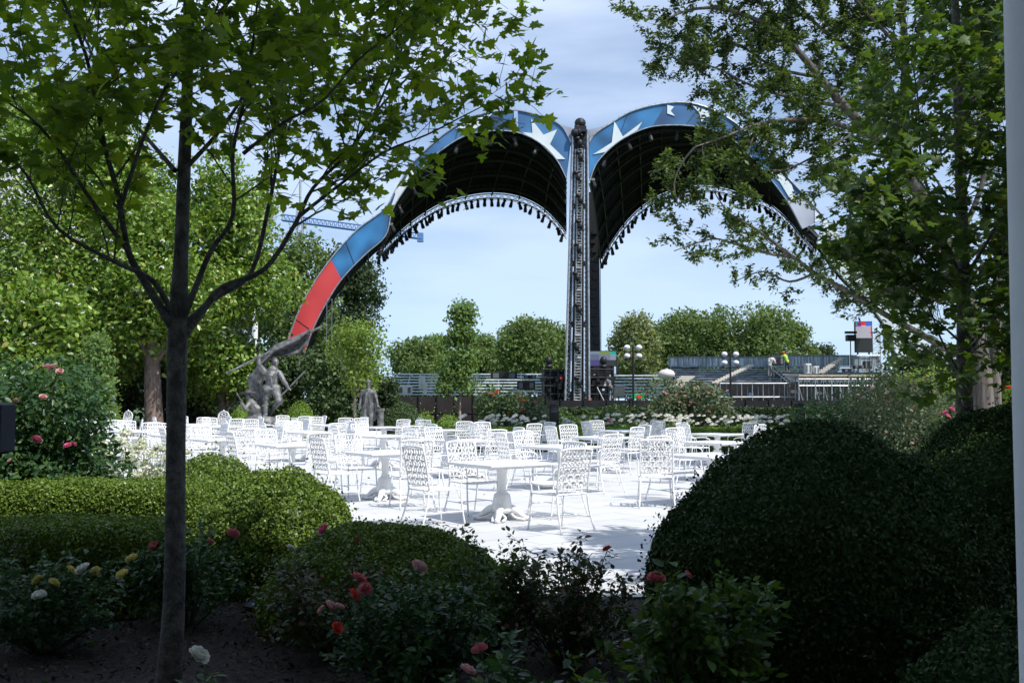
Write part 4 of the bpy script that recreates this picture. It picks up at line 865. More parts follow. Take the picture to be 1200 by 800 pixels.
def headsegs(c, s=1.0, look=(0,-1,0)):
    c = Vector(c); l = Vector(look).normalized(); r = l.cross(Vector((0,0,1))).normalized()
    L = [('b', c, .098*s, (.86,.98,1.22)), ('c', c+l*.03*s-Vector((0,0,.07*s)), c+l*.06*s-Vector((0,0,.10*s)), .055*s, .035*s), ('c', c+l*.10*s+Vector((0,0,.01*s)), c+l*.122*s-Vector((0,0,.03*s)), .010*s, .017*s)]
    for e in (-1,1): L += [('b', c+r*e*.088*s-Vector((0,0,.005)), .022*s, (.5,1,1.4)), ('c', c+r*e*.02*s+l*.085*s+Vector((0,0,.035*s)), c+r*e*.055*s+l*.075*s+Vector((0,0,.036*s)), .014*s,.012*s)]
    L.append(('c', c-r*.022*s+l*.086*s-Vector((0,0,.062*s)), c+r*.022*s+l*.086*s-Vector((0,0,.062*s)), .010*s,.010*s))
    return L
# flag-raising statue: scale so that the man is 2.25 m; local metres, feet on rock at z = .95
Ys = 37.0; sx = Ys/F
def S(px, py, dy=0): p = P(px, py, Ys+dy); return p - sb
sb = Vector((*gp(308,Ys),0))
st = thing('flag_bearer_statue', tuple(sb), 'grey bronze statue group of man striding with billowing flag', 'statue')
q = [('c', S(319,452), S(318,440), .22,.25), ('c', S(318,440), S(320,434), .27,.20), ('c', S(320,433), S(322,428), .09,.08),
     ('c', S(313,455), S(312,468), .19,.15), ('c', S(312,468), S(311,486,-.1), .14,.085), ('c', S(311,487,-.1), S(309,489,-.35), .09,.07),
     ('c', S(323,455), S(327,470,-.35), .19,.15), ('c', S(327,470,-.35), S(319,480,.2), .13,.08), ('c', S(319,480,.2), S(315,487,.35), .08,.07),
     ('c', S(311,437), S(304,428,-.1), .12,.10), ('c', S(304,428,-.1), S(303,420,-.1), .09,.065), ('c', S(303,420,-.1), S(304,417,-.1), .07,.06),
     ('c', S(327,437), S(333,447,-.15), .12,.09), ('c', S(333,447,-.15), S(337,453,-.4), .09,.06), ('c', S(337,453,-.4), S(338,455,-.45), .065,.06),
     ('c', S(314,456,-.05), S(324,456,-.05), .20,.20), ('c', S(312,460,.1), S(308,470,.35), .14,.08)]
q += headsegs(S(323,424.5), 1.35, (.35,-1,-.15))
q += [('c', S(316,438,-.22), S(319,452,-.24), .035,.03), ('c', S(322,438,-.22), S(319,452,-.24), .035,.03), ('c', S(312,454.5,-.17), S(326,454.5,-.17), .045,.045), ('c', S(310,445,-.1), S(314,436,-.2), .03,.03), ('c', S(308,476,-.14), S(314,474,-.12), .03,.03), ('c', S(323,466,-.42), S(329,468,-.42), .03,.03), ('c', S(314,455,-.15), S(309,463,-.1), .06,.03), ('c', S(323,455,-.15), S(328,462,-.2), .06,.03)]
hand(q, S(304,417,-.1), (0,0,1)); hand(q, S(338,454,-.45), (.4,0,-.5))
fig = body('figure', q, M['bronze'], st, .020, smooth=2)
mb = MB(); hc = S(322,422.5,.06); mb.ball(hc, .145, 12, 8, (1.0,1.0,1.0)); mb.tube([hc+Vector((-.05,.08,-.05)), hc+Vector((-.1,.12,-.28))], [.07,.03], 8); mb.build('hair', M['bronzed'], fig, True).parent = fig
# long coat sweeping behind
q = [('c', S(306,432,.35), S(299,445,.5), .20,.28), ('c', S(299,445,.5), S(300,458,.5), .30,.25), ('c', S(300,458,.5), S(304,468,.4), .22,.12), ('c', S(307,430,.3), S(303,424,.2), .15,.10)]
body('coat', q, M['bronze'], st, .03)
mb = MB(); mb.tube([S(265,437.5,-.3), S(378,382,.3)], .045, 8); mb.build('flagpole', M['bronze'], st)
mb = MB(); mb.tube([S(330,463,-.4), S(357,435,-.6)], .03, 8); mb.build('sword', M['bronze'], st); 
# flag: folded sheet with thickness
top = [(302,421),(310,414),(322,404),(338,397),(352,391),(364,385)]; bot = [(306,430),(313,425),(321,417),(334,417),(350,414),(361,400)]
rowsf = []
for i in range(26):
    u = i/25*5; a = min(int(u),4); f = u-a; tp = Vector((top[a][0]*(1-f)+top[a+1][0]*f, top[a][1]*(1-f)+top[a+1][1]*f)); bp_ = Vector((bot[a][0]*(1-f)+bot[a+1][0]*f, bot[a][1]*(1-f)+bot[a+1][1]*f))
    rowsf.append([S(*(tp*(1-k/9)+bp_*(k/9)), .28*math.sin(k/9*7+u*.9)*(.3+k/9)+.1) for k in range(10)])
vsf = [v for r in rowsf for v in r]; vb = [v+Vector((0,.05,0)) for v in vsf]; nF = len(vsf); fs = []
for i in range(25):
    for k in range(9): a = i*10+k; fs += [(a,a+1,a+11,a+10), (nF+a+10,nF+a+11,nF+a+1,nF+a)]
for i in range(25): fs += [(i*10,i*10+10,nF+i*10+10,nF+i*10), (i*10+9,nF+i*10+9,nF+i*10+19,i*10+19)]
mb = MB(); mb.add(vsf+vb, fs); mb.tube([S(352,408,.15), S(351,425,.2), S(350,434,.2)], .02, 5); mb.build('flag', M['bronze'], st, True)
# crouching drummer with musket at lower left, and rock base
q = [('c', S(299,500,.2), S(300,480,.2), .36,.25), ('c', S(300,480,.1), S(294,472,0), .24,.17), ('c', S(292,473,-.1), S(287,479,-.3), .10,.08), ('c', S(287,479,-.3), S(283,473,-.4), .08,.06), ('c', S(300,476,.2), S(308,490,.1), .2,.2)]
q += headsegs(S(291,464), 1.15, (-.6,-1,.1))
cf_ = body('figure', q, M['bronze'], st, .020, smooth=2)
mb = MB(); mb.tube([S(291,460.5)+Vector((-.24,-.05,0)), S(291,460.5)+Vector((0,-.25,.03)), S(291,460.5)+Vector((.24,-.05,0)), S(291,460.5)+Vector((0,.16,.03))], .05, 6, closed=True); mb.ball(S(291,460)+Vector((0,-.03,.02)), .15,10,7,(1,1,.75)); mb.build('hat', M['bronzed'], cf_)
mb = MB(); mb.tube([S(277,460,-.5), S(290,481,-.3)], .025, 6); mb.build('musket', M['bronze'], st)
mb = MB()
prof = [(1.0,0),(1.05,.25),(.85,.5),(.80,.75),(.55,.93)]; mb.lathe((0,0,0), prof, 14, 1.0, .7); mb.v = [(x*(1+.12*math.sin(7*y+z*5)), y*(1+.1*math.cos(6*x)), z) for x,y,z in mb.v]; mb.build('rock_base', M['bronze'], st)
mb = MB(); mb.box((0,0,.06),(2.6,2.0,.12)); mb.build('plinth', M['wall'], st)

# standing statue
Y2 = 38.0; sb2 = Vector((*gp(432,Y2),0)); k = .028*38/38
ss = thing('standing_statue', tuple(sb2), 'grey bronze statue of standing man in long frock coat beside pedestal', 'statue')
zb = .38
def q2(x,y,z): return Vector((x*1.04,y*1.04,zb+z*1.04))
q = [('c', q2(-.10,0,.08), q2(-.105,0,.5), .075,.09), ('c', q2(-.105,0,.5), q2(-.09,0,.92), .09,.125), ('c', q2(.11,-.04,.08), q2(.11,-.05,.5), .075,.09), ('c', q2(.11,-.05,.5), q2(.09,0,.92), .09,.125),
     ('c', q2(-.10,0,.05), q2(-.12,-.17,.04), .06,.05), ('c', q2(.11,-.05,.05), q2(.14,-.22,.04), .06,.05),
     ('c', q2(0,0,.95), q2(0,0,1.2), .17,.17), ('c', q2(-.09,0,1.38), q2(.09,0,1.38), .145,.145), ('c', q2(0,0,1.2), q2(0,0,1.36), .17,.19), ('c', q2(0,0,1.46), q2(0,0,1.58), .07,.065),
     ('c', q2(-.21,0,1.42), q2(-.28,.02,1.13), .078,.062), ('c', q2(-.28,.02,1.13), q2(-.32,-.06,.88), .060,.045), ('c', q2(.21,0,1.42), q2(.29,.0,1.14), .078,.062), ('c', q2(.29,0,1.14), q2(.35,-.08,.93), .060,.045)]
q += [('c', q2(-.05,-.18,1.40), q2(-.10,-.19,.85), .022,.03), ('c', q2(.05,-.18,1.40), q2(.10,-.19,.85), .022,.03), ('c', q2(-.02,-.15,1.47), q2(.02,-.17,1.36), .04,.02)] + [('b', q2(0,-.205,z_), .013) for z_ in (1.0,1.08,1.16,1.24,1.32)]
q += headsegs(q2(0,-.01,1.70), 1.08); hand(q, q2(-.32,-.06,.87), (-.05,-.05,-1)); hand(q, q2(.35,-.08,.92), (.3,-.2,-.4))
fg = body('figure', q, M['bronze'], ss, .016)
q = [('c', q2(-.19,.08,1.30), q2(-.23,.10,.45), .05,.085), ('c', q2(.19,.08,1.30), q2(.22,.10,.45), .05,.085), ('c', q2(-.16,.10,1.30), q2(-.18,.14,.45), .10,.12), ('c', q2(.16,.10,1.30), q2(.18,.14,.45), .10,.12), ('c', q2(0,.12,1.3), q2(0,.17,.45), .10,.13)]
body('coat', q, M['bronze'], ss, .02)
mb = MB(); mb.ball(q2(0,.03,1.75), .115, 12, 8, (1,1,.95)); mb.build('hair', M['bronze'], fg, True)
mb = MB(); mb.lathe(tuple(q2(.46,-.05,-.02)), [(.17,0),(.17,.08),(.13,.12),(.125,.72),(.16,.78),(.16,.86)], 16); mb.build('pedestal', M['bronze'], ss)
mb = MB(); mb.box((.1,0,.18),(1.1,.8,.36),0,.02); mb.build('plinth', M['wall'], ss)

# ------------------------------------------------------------------ the arched stage
YA = 85.0; YB = 102.0
sa = thing('arched_stage', (*gp(676,YA),0), 'giant twin arched outdoor stage with starred blue and red rim', 'stage'); so = Vector(sa.location)
def rs(pts, n):
    """resample a list of vectors evenly by length after smoothing"""
    pts = catmull(pts, 5); L = [0]
    for i in range(1, len(pts)): L.append(L[-1]+(pts[i]-pts[i-1]).length)
    out = []
    for k in range(n):
        s = L[-1]*k/(n-1); i = min(max(1, next((j for j in range(len(L)) if L[j] >= s-1e-9), len(L)-1)), len(L)-1)
        out.append(pts[i-1].lerp(pts[i], (s-L[i-1])/max(1e-9, L[i]-L[i-1])))
    return out
def px2(l, Y): return [P(x, y, Y)-so for x, y in l]
def quadstrip(A_, B_, th):
    vs = []; fs = []; n = len(A_)
    for a, b in zip(A_, B_): vs += [a, b, a+th, b+th]
    for i in range(n-1): k = i*4; fs += [(k,k+1,k+5,k+4),(k+2,k+6,k+7,k+3),(k,k+4,k+6,k+2),(k+1,k+3,k+7,k+5)]
    fs += [(0,2,3,1),(4*n-4,4*n-3,4*n-1,4*n-2)]; return vs, fs
def panel(name, outer, inner, n, m, a=0.0, b=1.0, Y=YA, parent=sa):
    O = rs(px2(outer,Y),60); I = rs(px2(inner,Y),60); i0, i1 = round(a*59), round(b*59); mb = MB(); v, f = quadstrip(O[i0:i1+1], I[i0:i1+1], Vector((0,.35,0))); mb.add(v,f); return mb.build(name, M[m], parent)
# left rim
lo_out = [(322,470),(328,430),(343,383),(360,345),(386,306),(418,270),(450,246)]; lo_in = [(346,470),(354,425),(366,387),(384,352),(402,325),(428,298),(452,276)]
up_out = [(450,246),(464,222),(480,196),(500,175),(524,155),(552,138),(580,131),(608,130),(637,138),(658,148),(669,167)]; up_in = [(452,276),(459,248),(470,228),(488,204),(512,180),(545,159),(580,153),(610,156),(635,169),(653,188),(664,209)]
panel('rim_panel', lo_out, lo_in, 30, 'red', 0, .67); panel('rim_panel', lo_out, lo_in, 30, 'blue', .675, 1); panel('rim_panel', up_out, up_in, 40, 'blueb', 0, .34); panel('rim_panel', up_out, up_in, 40, 'blueb', .345, .72); rp = panel('rim_panel', up_out, up_in, 40, 'blueb', .725, 1)
ro_out = [(690,168),(698,157),(715,146),(741,131),(779,122),(812,122),(845,134),(875,156),(902,186),(932,218),(955,243),(966,256)]; ro_in = [(691,212),(700,190),(722,168),(749,153),(775,147),(815,148),(850,158),(875,178),(902,208),(925,239),(940,267),(941,268)]
rq = panel('rim_panel', ro_out, ro_in, 50, 'blue', 0, .30); panel('rim_panel', ro_out, ro_in, 50, 'blueb', .305, .62); panel('rim_panel', ro_out, ro_in, 50, 'blue', .625, .88); panel('rim_panel', ro_out, ro_in, 50, 'greyf', .885, 1)
panel('rim_panel', [(966,256),(1002,292),(1040,334),(1072,375),(1092,420),(1100,470)], [(958,284),(984,320),(1014,352),(1037,380),(1052,420),(1060,470)], 40, 'star')
def starpoly(pts, parent):
    pts = [P(x,y,YA-.06)-so for x,y in pts]; mb = MB(); mb.slab(pts, Vector((0,.05,0))); o_ = mb.build('star', M['star'], parent); return o_
starpoly([(622.5,139.4),(637,158),(653,151.5),(644.5,169),(662.5,186.5),(652,186.5),(630,165.5),(622,160.5),(612,155),(624,156)], rp)
starpoly([(577,133),(563,147),(548,156),(545,150),(534,151),(552,140)], rp)
starpoly([(487,194),(485,205),(472,224),(462,242),(457.5,252),(455,252),(463,228),(462,214),(471,213)], rp)
starpoly([(720,142),(730,160),(752.5,143),(747,152.5),(728,163.5),(710,178),(695,181),(717,167)], rq)
starpoly([(782,123),(790,125),(786,130),(791,136),(782,133)], rq); starpoly([(812,124),(830,130),(838,140),(828,137),(822,143),(820,133)], rq)
starpoly([(903,190),(921,209),(928,217),(934,236),(926,233),(914,213),(905,206)], rq); starpoly([(955,246),(965,256),(955,261)], rq)
# light edge trusses
def lattice_truss(mb, line, r=.07, w=.5, d=None):
    d = d or Vector((0,.5,0)); up = Vector((0,0,w))
    for o_ in (Vector((0,0,0)), d, up*.8): mb.tube([p+o_ for p in line], r, 4, caps=False)
    for i in range(len(line)-1): mb.tube([line[i], line[i+1]+up*.8], r*.55, 3, caps=False); mb.tube([line[i]+up*.8, line[i+1]], r*.55, 3, caps=False)
for O in (lo_out+up_out[1:], ro_out):
    l = rs(px2(O, YA-.05), 90); mb = MB(); mb.tube([p+Vector((0,0,.05)) for p in l], .07, 5)
    for i in range(2, 88, 2): mb.tube([l[i]+Vector((0,.1,0)), l[i]+Vector((0,.1,.22))], .04, 4)
    mb.build('edge_truss', M['alu'], sa)
for I in (lo_in+up_in[1:], ro_in):
    l = rs(px2(I, YA-.1), 90); mb = MB(); mb.tube(l, .055, 5); mb.build('edge_pipe', M['alu'], sa)
# canopy shells between front rim and rear rim
Lf = [(346,470),(354,425),(366,387),(384,352),(402,325),(428,298),(452,276),(459,248),(470,228),(488,204),(512,180),(545,159),(580,153),(610,156),(635,169),(653,188),(664,209)]
Lr = [(352,470),(361,425),(373,387),(391,354),(410,328),(432,305),(448,291),(458,282),(469,272),(481,262),(498,250),(518,239),(545,231),(576,227),(608,231),(638,246),(664,274)]
Rf = [(691,212),(700,190),(722,168),(749,153),(775,147),(815,148),(850,158),(875,178),(902,208),(925,239),(940,267),(958,284),(984,320),(1014,352),(1037,380),(1052,420),(1058,470)]
Rr_ = [(704,306),(713,290),(731,264),(752,243),(776,228),(810,219),(842,220),(876,230),(902,240),(924,258),(940,276),(956,292),(980,324),(1009,354),(1031,380),(1045,420),(1050,470)]
spot_protos = []
def fixture():
    mb = MB(); mb.lathe((0,0,-.85), [(.17,0),(.20,.1),(.16,.5),(.10,.62)], 8); mb.box((0,0,-.14),(.34,.18,.2)); mb.tube([(0,0,-.1),(0,0,.05)], .05, 5); o_ = mb.build('spotlight', M['black']); me = o_.data; bpy.data.objects.remove(o_); return me
fx = fixture(); nfx = 0
for Fp, Rp, side in ((Lf, Lr, 0), (Rf, Rr_, 1)):
    f_ = px2(Fp, YA+.4); r_ = px2(Rp, YB); 
    if side == 0:
        for i in range(7): r_[i] = P(*Rp[i], YA+1.2+i*2.0)-so
    else:
        for i in range(10, 17): r_[i] = P(*Rp[i], YA+1.2+(16-i)*2.2)-so
    n = 64; f2 = catmull(f_, 4); r2 = catmull(r_, 4); K = 9; vs = []; fs = []
    for i in range(len(f2)):
        for k in range(K):
            u = k/(K-1); p = f2[i].lerp(r2[i], u); p.z += 1.1*math.sin(math.pi*u)*min(1, (r2[i]-f2[i]).length/16) + .12; vs.append(p)
    nn = len(vs); vs += [p+Vector((0,0,.25)) for p in vs]
    for i in range(len(f2)-1):
        for k in range(K-1): a = i*K+k; fs += [(a,a+1,a+K+1,a+K),(nn+a,nn+a+K,nn+a+K+1,nn+a+1)]
        for k in (0, K-1): a = i*K+k; fs.append((a,a+K,nn+a+K,nn+a))
    mb = MB(); mb.add(vs, fs); mb.build('canopy', M['canopy'], sa, True)
    # ribs and lattice beneath the shell
    for ui, u in ((6,1.0),(0,.0),(1,.16),(2,.33),(3,.52),(4,.72),(5,.88)):
        mb = MB(); line = [f2[i].lerp(r2[i], u) + Vector((0,0,1.1*math.sin(math.pi*u)*min(1,(r2[i]-f2[i]).length/16)-.45)) for i in range(len(f2))]
        a0, a1 = (22, 64) if side == 0 else (1, 44)
        lattice_truss(mb, line[a0:a1+1], .06, .55); mb.build('truss', M['alu'] if ui == 6 else M['black'], sa)
        if ui in (0, 2, 4, 6):
            rng_ = list(range(a0+1, a1, 1 if ui == 6 else 4))
            for i in rng_:
                if nfx >= (50 if side == 0 else 99): break
                nfx += 1; o_ = bpy.data.objects.new('spotlight', fx); col.objects.link(o_); o_.parent = sa; o_.location = line[i]-Vector((0,0,.05)); o_.rotation_euler = (R(random.uniform(-20,20)), R(random.uniform(-25,25)), random.uniform(0,3))
    for i in range(0, len(f2)-1, 4):
        mb = MB(); pts = [f2[i].lerp(r2[i], k/8)+Vector((0,0,1.1*math.sin(math.pi*k/8)*min(1,(r2[i]-f2[i]).length/16)-.25)) for k in range(9)]; mb.tube(pts, .08, 4, caps=False); mb.build('rib', M['black'], sa)
mb = MB(); mb.tube([p+Vector((.25,.3,0)) for p in rs(px2(Rf[10:], YA+.8), 30)], .30, 6); mb.build('leg_beam', M['black'], sa)
for O_, I_, ks in ((lo_out, lo_in, (22,46)), (up_out, up_in, (13,28,42)), (ro_out, ro_in, (10,25,40))):
    Oq = rs(px2(O_, YA-.03), 60); Iq = rs(px2(I_, YA-.03), 60)
    for k_ in ks: mb = MB(); mb.tube([Oq[k_], Iq[k_]], .018, 4); mb.build('seam', M['navy'], sa)
# rear silhouettes: saddle fabric between the arches
for pts in ([(637,138),(648,143),(670,150),(673,158),(670,170),(660,158)], [(690,152),(706,148),(718,144),(700,156),(691,170)]):
    q_ = [P(x,y,YA+.6)-so for x,y in pts]; mb = MB(); mb.slab(q_, Vector((0,3.0,.6))); mb.build('saddle_fabric', M['greyf'], sa)
# front tower
zt = P(600,152,YA).z; bw, tw_ = 1.05, .62; cb = Vector((0,0,0)); ct = Vector(((681-676)/F*YA, 0, zt))
def tp(u, x, y): w = bw+(tw_-bw)*u; return cb.lerp(ct, u)+Vector((x*w, y, 0))
mb = MB(); 
for x in (-1, 1):
    for y in (-.2, .9): mb.tube([tp(0,x,y), tp(1,x,y)], .085, 6)
mb.build('corner_pipe', M['alu'], sa)
mb = MB(); mb.slab([tp(0,-.93,.3), tp(0,.93,.3), tp(1,.93,.3), tp(1,-.93,.3)], Vector((0,.5,0))); mb.build('tower_core', M['black'], sa)
for x in (-.58,.58):
    mb = MB()
    for s0, s1 in ((.09,.31),(.33,.52),(.54,.72),(.74,.93)): mb.tube([tp(s0,x,-.05), tp(s1,x,-.05)], .075, 6)
    mb.build('light_tube', M['stripl'], sa)
mb = MB()
for x in (-.27,.27): mb.tube([tp(.05,x,-.2), tp(.93,x,-.2)], .05, 4)
for i in range(92): u = .05+.88*i/91; mb.tube([tp(u,-.27,-.2), tp(u,.27,-.2)], .045 if i % 8 else .12, 4)
for i in range(46): u = .05+.88*i/46; mb.tube([tp(u,-.27 if i%2 else .27,-.18), tp(u+.019,.27 if i%2 else -.27,-.18)], .03, 3)
mb.build('ladder', M['alu'], sa)
for x in (-.78,.78):
    mb = MB()
    for i in range(60): u = i/60; mb.tube([tp(u,x-.15,-.1), tp(u+.016,x+.15,-.1)], .04, 3); mb.tube([tp(u,x-.16,-.1), tp(u,x+.16,-.1)], .035, 3)
    mb.build('lattice', M['greyc'], sa)
for u in (.12,.24,.37,.48,.58,.66,.75,.83,.90,.95,.99):
    if nfx > 99: break
    mb = MB(); c = tp(u,random.uniform(-.3,.3),-.4); mb.ball(c, .24, 9, 7, (1,.8,1.3)); mb.ball(c+Vector((.2,-.05,-.35)), .13, 8, 6); mb.box(c+Vector((-.2,.1,.4)), (.4,.3,.25)); mb.build('moving_light', M['black'], sa, True)
mb = MB(); c = ct+Vector((0,-.1,.55)); mb.ball(c, .5, 12, 8, (1,.9,.9)); mb.box(c-Vector((0,0,.6)), (1.0,.9,.5)); mb.ball(c+Vector((-.45,-.2,-.9)), .38); mb.build('top_winch', M['black'], sa)
# rear tower
zr = P(600,225,YB).z; mb = MB(); x0 = P(691,470,YB).x-so.x; x1 = P(704,470,YB).x-so.x; yb = YB-so.y
mb.slab([(x0,yb,3.9),(x1,yb,3.9),(x1-.1,yb,zr),(x0,yb,zr)], Vector((0,1.2,0)))
for i in range(16): mb.box(((x0+x1)/2+random.uniform(-.2,.2), yb-.1, 4.5+i*.95), (.5,.3,.35))
mb.build('rear_tower', M['black'], sa)
mb = MB(); mb.tube([(x1+.05,yb-.1,3.9),(x1-.02,yb-.1,zr)], .05, 5); mb.tube([(x0-.9,yb-3,3),(x0-1.1,yb-6,zr)], .025, 4); mb.build('rear_pipe', M['stripl'], sa)
# base scaffolding block
zb1 = P(600,431,YA).z; xa = P(636,450,YA).x-so.x; xb = P(720,450,YA).x-so.x
mb = MB(); mb.box(((xa+xb)/2,4.2,zb1/2),(xb-xa-.5,4.5,zb1-.4)); mb.build('base_core', M['blackc'], sa)
mb = MB()
for i in range(10):
    x = xa+(xb-xa)*i/9
    for y in (.6,1.6): mb.tube([(x,y,0),(x,y,zb1)], .05, 5)
for j in range(6): z = .6+j*(zb1-.7)/5; mb.tube([(xa,.6,z),(xb,.6,z)], .05, 5); mb.tube([(xa,1.6,z),(xb,1.6,z)], .05, 5)
for i in range(9): x = xa+(xb-xa)*i/9; mb.tube([(x,.6,.4),(x+(xb-xa)/9,.6,zb1-.3)], .035, 4)
for i in range(46): mb.box((random.uniform(xa,xb), random.uniform(.4,1.2), random.uniform(.4,zb1-.1)), (random.uniform(.15,.5),.3,random.uniform(.15,.5)))
mb.build('base_scaffold', M['black'], sa)
for i in range(14):
    mb = MB(); mb.box((random.uniform(xa,xb), .35, random.uniform(.5,zb1-.4)), (random.uniform(.08,.2),.1,random.uniform(.08,.25))); mb.build('cable_box', random.choice([M['blueb'],M['alu'],M['stripl'],M['redp']]), sa)
for x in (xa+.55, xb-.85):
    mb = MB(); mb.ball((x,.8,zb1+.65),.32,9,7,(1,.8,1.2)); mb.tube([(x,.8,zb1-.3),(x,.8,zb1+.5)],.06,5); mb.box((x,.8,zb1+.15),(.5,.4,.3)); mb.build('moving_light', M['black'], sa, True)
mb = MB(); mb.tube([(1.7,-.3,2.6),(2.9,-.5,.1)], .05, 5); mb.build('brace', M['alu'], sa)

# left leg ladder truss hanging beside the arch
t = thing('hanging_truss', (*gp(385,84.5),0), 'thin vertical scaffold tower below the left end of the arch', 'scaffold'); z = P(600,350,84.5).z; mb = MB()
for x in (-.22,.22): mb.tube([(x,0,0),(x,0,z)], .035, 4)
for i in range(24): mb.tube([(-.22,0,i*z/24),(.22,0,(i+1)*z/24)], .02, 3)
mb.build('lattice', M['greyc'], t)

# ------------------------------------------------------------------ LED screens
def screen(name, corners, Y, cells, label, frame=True, legs=True, yaw=0):
    (x0,y0),(x1,y1) = corners; p0 = P(x0,y0,Y); p1 = P(x1,y1,Y); c = Vector(((p0.x+p1.x)/2, Y, 0)); t = thing(name, tuple(c), label, 'screen'); W = p1.x-p0.x; z1, z0 = p0.z, p1.z
    mb = MB(); mb.box((0,.25,(z0+z1)/2),(W+.1,.4,z1-z0+.1)); 
    if legs: 
        for x in (-W*.35, W*.35): mb.tube([(x,.3,0),(x,.3,z0)], .08, 5)
    mb.build('housing', M['black'], t); mb = MB(); ms_ = []; 
    for (u0,v0,u1,v1,cc) in cells:
        if cc not in [k for k, _ in ms_]: ms_.append((cc, emat('screen_colour', cc, 1.0)))
        mb.mi = [k for k, _ in ms_].index(cc); X0, X1 = -W/2+u0*W, -W/2+u1*W; Z0, Z1 = z1-(z1-z0)*v1, z1-(z1-z0)*v0
        mb.add([(X0,.03,Z0),(X1,.03,Z0),(X1,.03,Z1),(X0,.03,Z1)], [(0,1,2,3)])
    mb.build('display', [m_ for _, m_ in ms_], t); t.rotation_euler = (0,0,yaw)
screen('led_screen', ((689,411.5),(722,428.5)), 97, [(0,0,.4,.2,(.16,.20,.27)),(.4,0,.8,.2,(.16,.22,.045)),(.8,0,1,.2,(.0,.34,.28)),(0,.2,.4,.6,(.09,.12,.19)),(.4,.2,.8,.6,(.14,.17,.24)),(.8,.2,1,.6,(.20,.24,.32)),(0,.6,.4,1,(.06,.05,.16)),(.4,.6,1,1,(.03,.03,.035))], 'LED screen showing colour blocks beside the tower base')
screen('led_screen', ((689.5,428.8),(722,438)), 97.4, [(0,0,.93,1,(.02,.02,.024)),(.93,0,1,1,(.42,.52,.75))], 'dark lower LED screen strip with pale edge below colour blocks')
screen('led_screen', ((1003,377),(1022,412)), 92, [(0,0,.12,.10,(.02,.35,.2)),(.12,0,.35,.07,(.25,.05,.2)),(.35,0,.62,.12,(.60,.04,.04)),(.62,0,1,.14,(.05,.1,.5)),(0,.10,.35,.16,(.3,.05,.35)),(.35,.12,.62,.16,(.42,.42,.48)),(.62,.14,1,.16,(.42,.42,.48)),(0,.16,.93,.54,(.36,.36,.42)),(.93,.16,1,.50,(.7,.02,.08)),(.93,.50,1,.54,(.3,.3,.34)),(0,.54,1,1,(.012,.016,.018))], 'LED screen with grey band and colour strip at right bleachers', yaw=R(-6))
t = thing('screen_scaffold', (*gp(1028,92.6),0), 'pale lattice scaffold tower right of the right LED screen', 'scaffold'); mb = MB(); z = P(600,388,92).z
for x in (-.35,.35):
    mb.tube([(x,0,0),(x,0,z)], .05, 5)
for i in range(14): mb.tube([(-.35,0,i*z/14),(.35,0,(i+1)*z/14)], .03, 4); mb.tube([(-.35,0,i*z/14),(.35,0,i*z/14)], .03, 4)
mb.build('lattice', M['alu'], t)
t = thing('speaker_mast', (*gp(997.5,90),0), 'small black speaker on slim mast left of right LED screen', 'speaker'); z = P(600,396,90).z; mb = MB(); mb.tube([(0,0,0),(0,0,z)], .05, 5); mb.build('mast', M['black'], t)
mb = MB(); mb.box((0,-.1,z),(.8,.6,.55)); mb.box((0,-.1,z+.5),(1.0,.4,.2)); mb.build('horn', M['black'], t)

# ------------------------------------------------------------------ bleachers
def bleacher(px0, px1, Y, ytop, ybot, nrow, label, rail=False, depth=.75, slope=0, group=None, seat='plank'):
    a = P(px0,ybot,Y); b = P(px1,ybot,Y); W = b.x-a.x; z0 = max(.5,a.z); z1 = P(600,ytop,Y+nrow*depth).z; t = thing('bleacher', ((a.x+b.x)/2,Y,0), label, 'bleacher', group)
    for i in range(nrow):
        z = z0+(z1-z0)*(i/(nrow-1)); mb = MB(); mb.box((0,i*depth,z),(W,.28,.08 if rail else .12)); mb.box((0,i*depth+.33,z-.30),(W,.32,.05)); mb.build('seat_row', M[seat], t)
    mb = MB(); nf = max(3, int(W/2.4))
    for i in range(nf+1):
        x = -W/2+.1+(W-.2)*i/nf; mb.tube([(x,0,z0-.3),(x,nrow*depth-.6,z1-.3)], .04, 4); mb.tube([(x,nrow*depth-.5,0),(x,nrow*depth-.5,z1+.2)], .05, 4); mb.tube([(x,0,0),(x,0,z0)], .05, 4); mb.tube([(x,0,.1),(x,nrow*depth-.6,z1-.6)], .03, 4)
        mb.tube([(x,nrow*depth*.5,0),(x,nrow*depth*.5,(z0+z1)/2-.3)], .04, 4)
    mb.build('frame', M['alu'], t)
    if rail: mb = MB(); mb.box((0,nrow*depth-.2,(z1)*.5-.2),(W,.06,z1-.6)); mb.build('back_cloth', M['blackc'], t)
    if rail:
        mb = MB(); n = int(W/.9)
        for i in range(n): mb.box((-W/2+(i+.5)*W/n, nrow*depth+.1+.03*(i%2), z1+rail/2+.1),(W/n*.96,.05,rail))
        mb.build('rail_panel', M['galv'], t)
        mb = MB()
        for i in range(n+1): mb.tube([(-W/2+i*W/n,nrow*depth-.02,z1),(-W/2+i*W/n,nrow*depth-.02,z1+rail+.15)], .035, 4)
        mb.tube([(-W/2,nrow*depth-.02,z1+rail+.12),(W/2,nrow*depth-.02,z1+rail+.12)], .05, 5); mb.build('rail', M['alu'], t)
    return t, W, z0, z1
bleacher(445,640,104,438.5,462,8,'long silver bleacher left of the black tower', group='bleachers')
bleacher(720,808,106,440,466,8,'silver bleacher between the tower and right grandstand', group='bleachers')
tb, W, z0, z1 = bleacher(798,925,88,430,452,9,'left half of the large right grandstand with grey rail wall', rail=.85, group='bleachers', seat='plankd')
bleacher(925,1062,86,430,446,8,'right half of the large right grandstand below the LED screen', rail=.95, group='bleachers', seat='plankd')
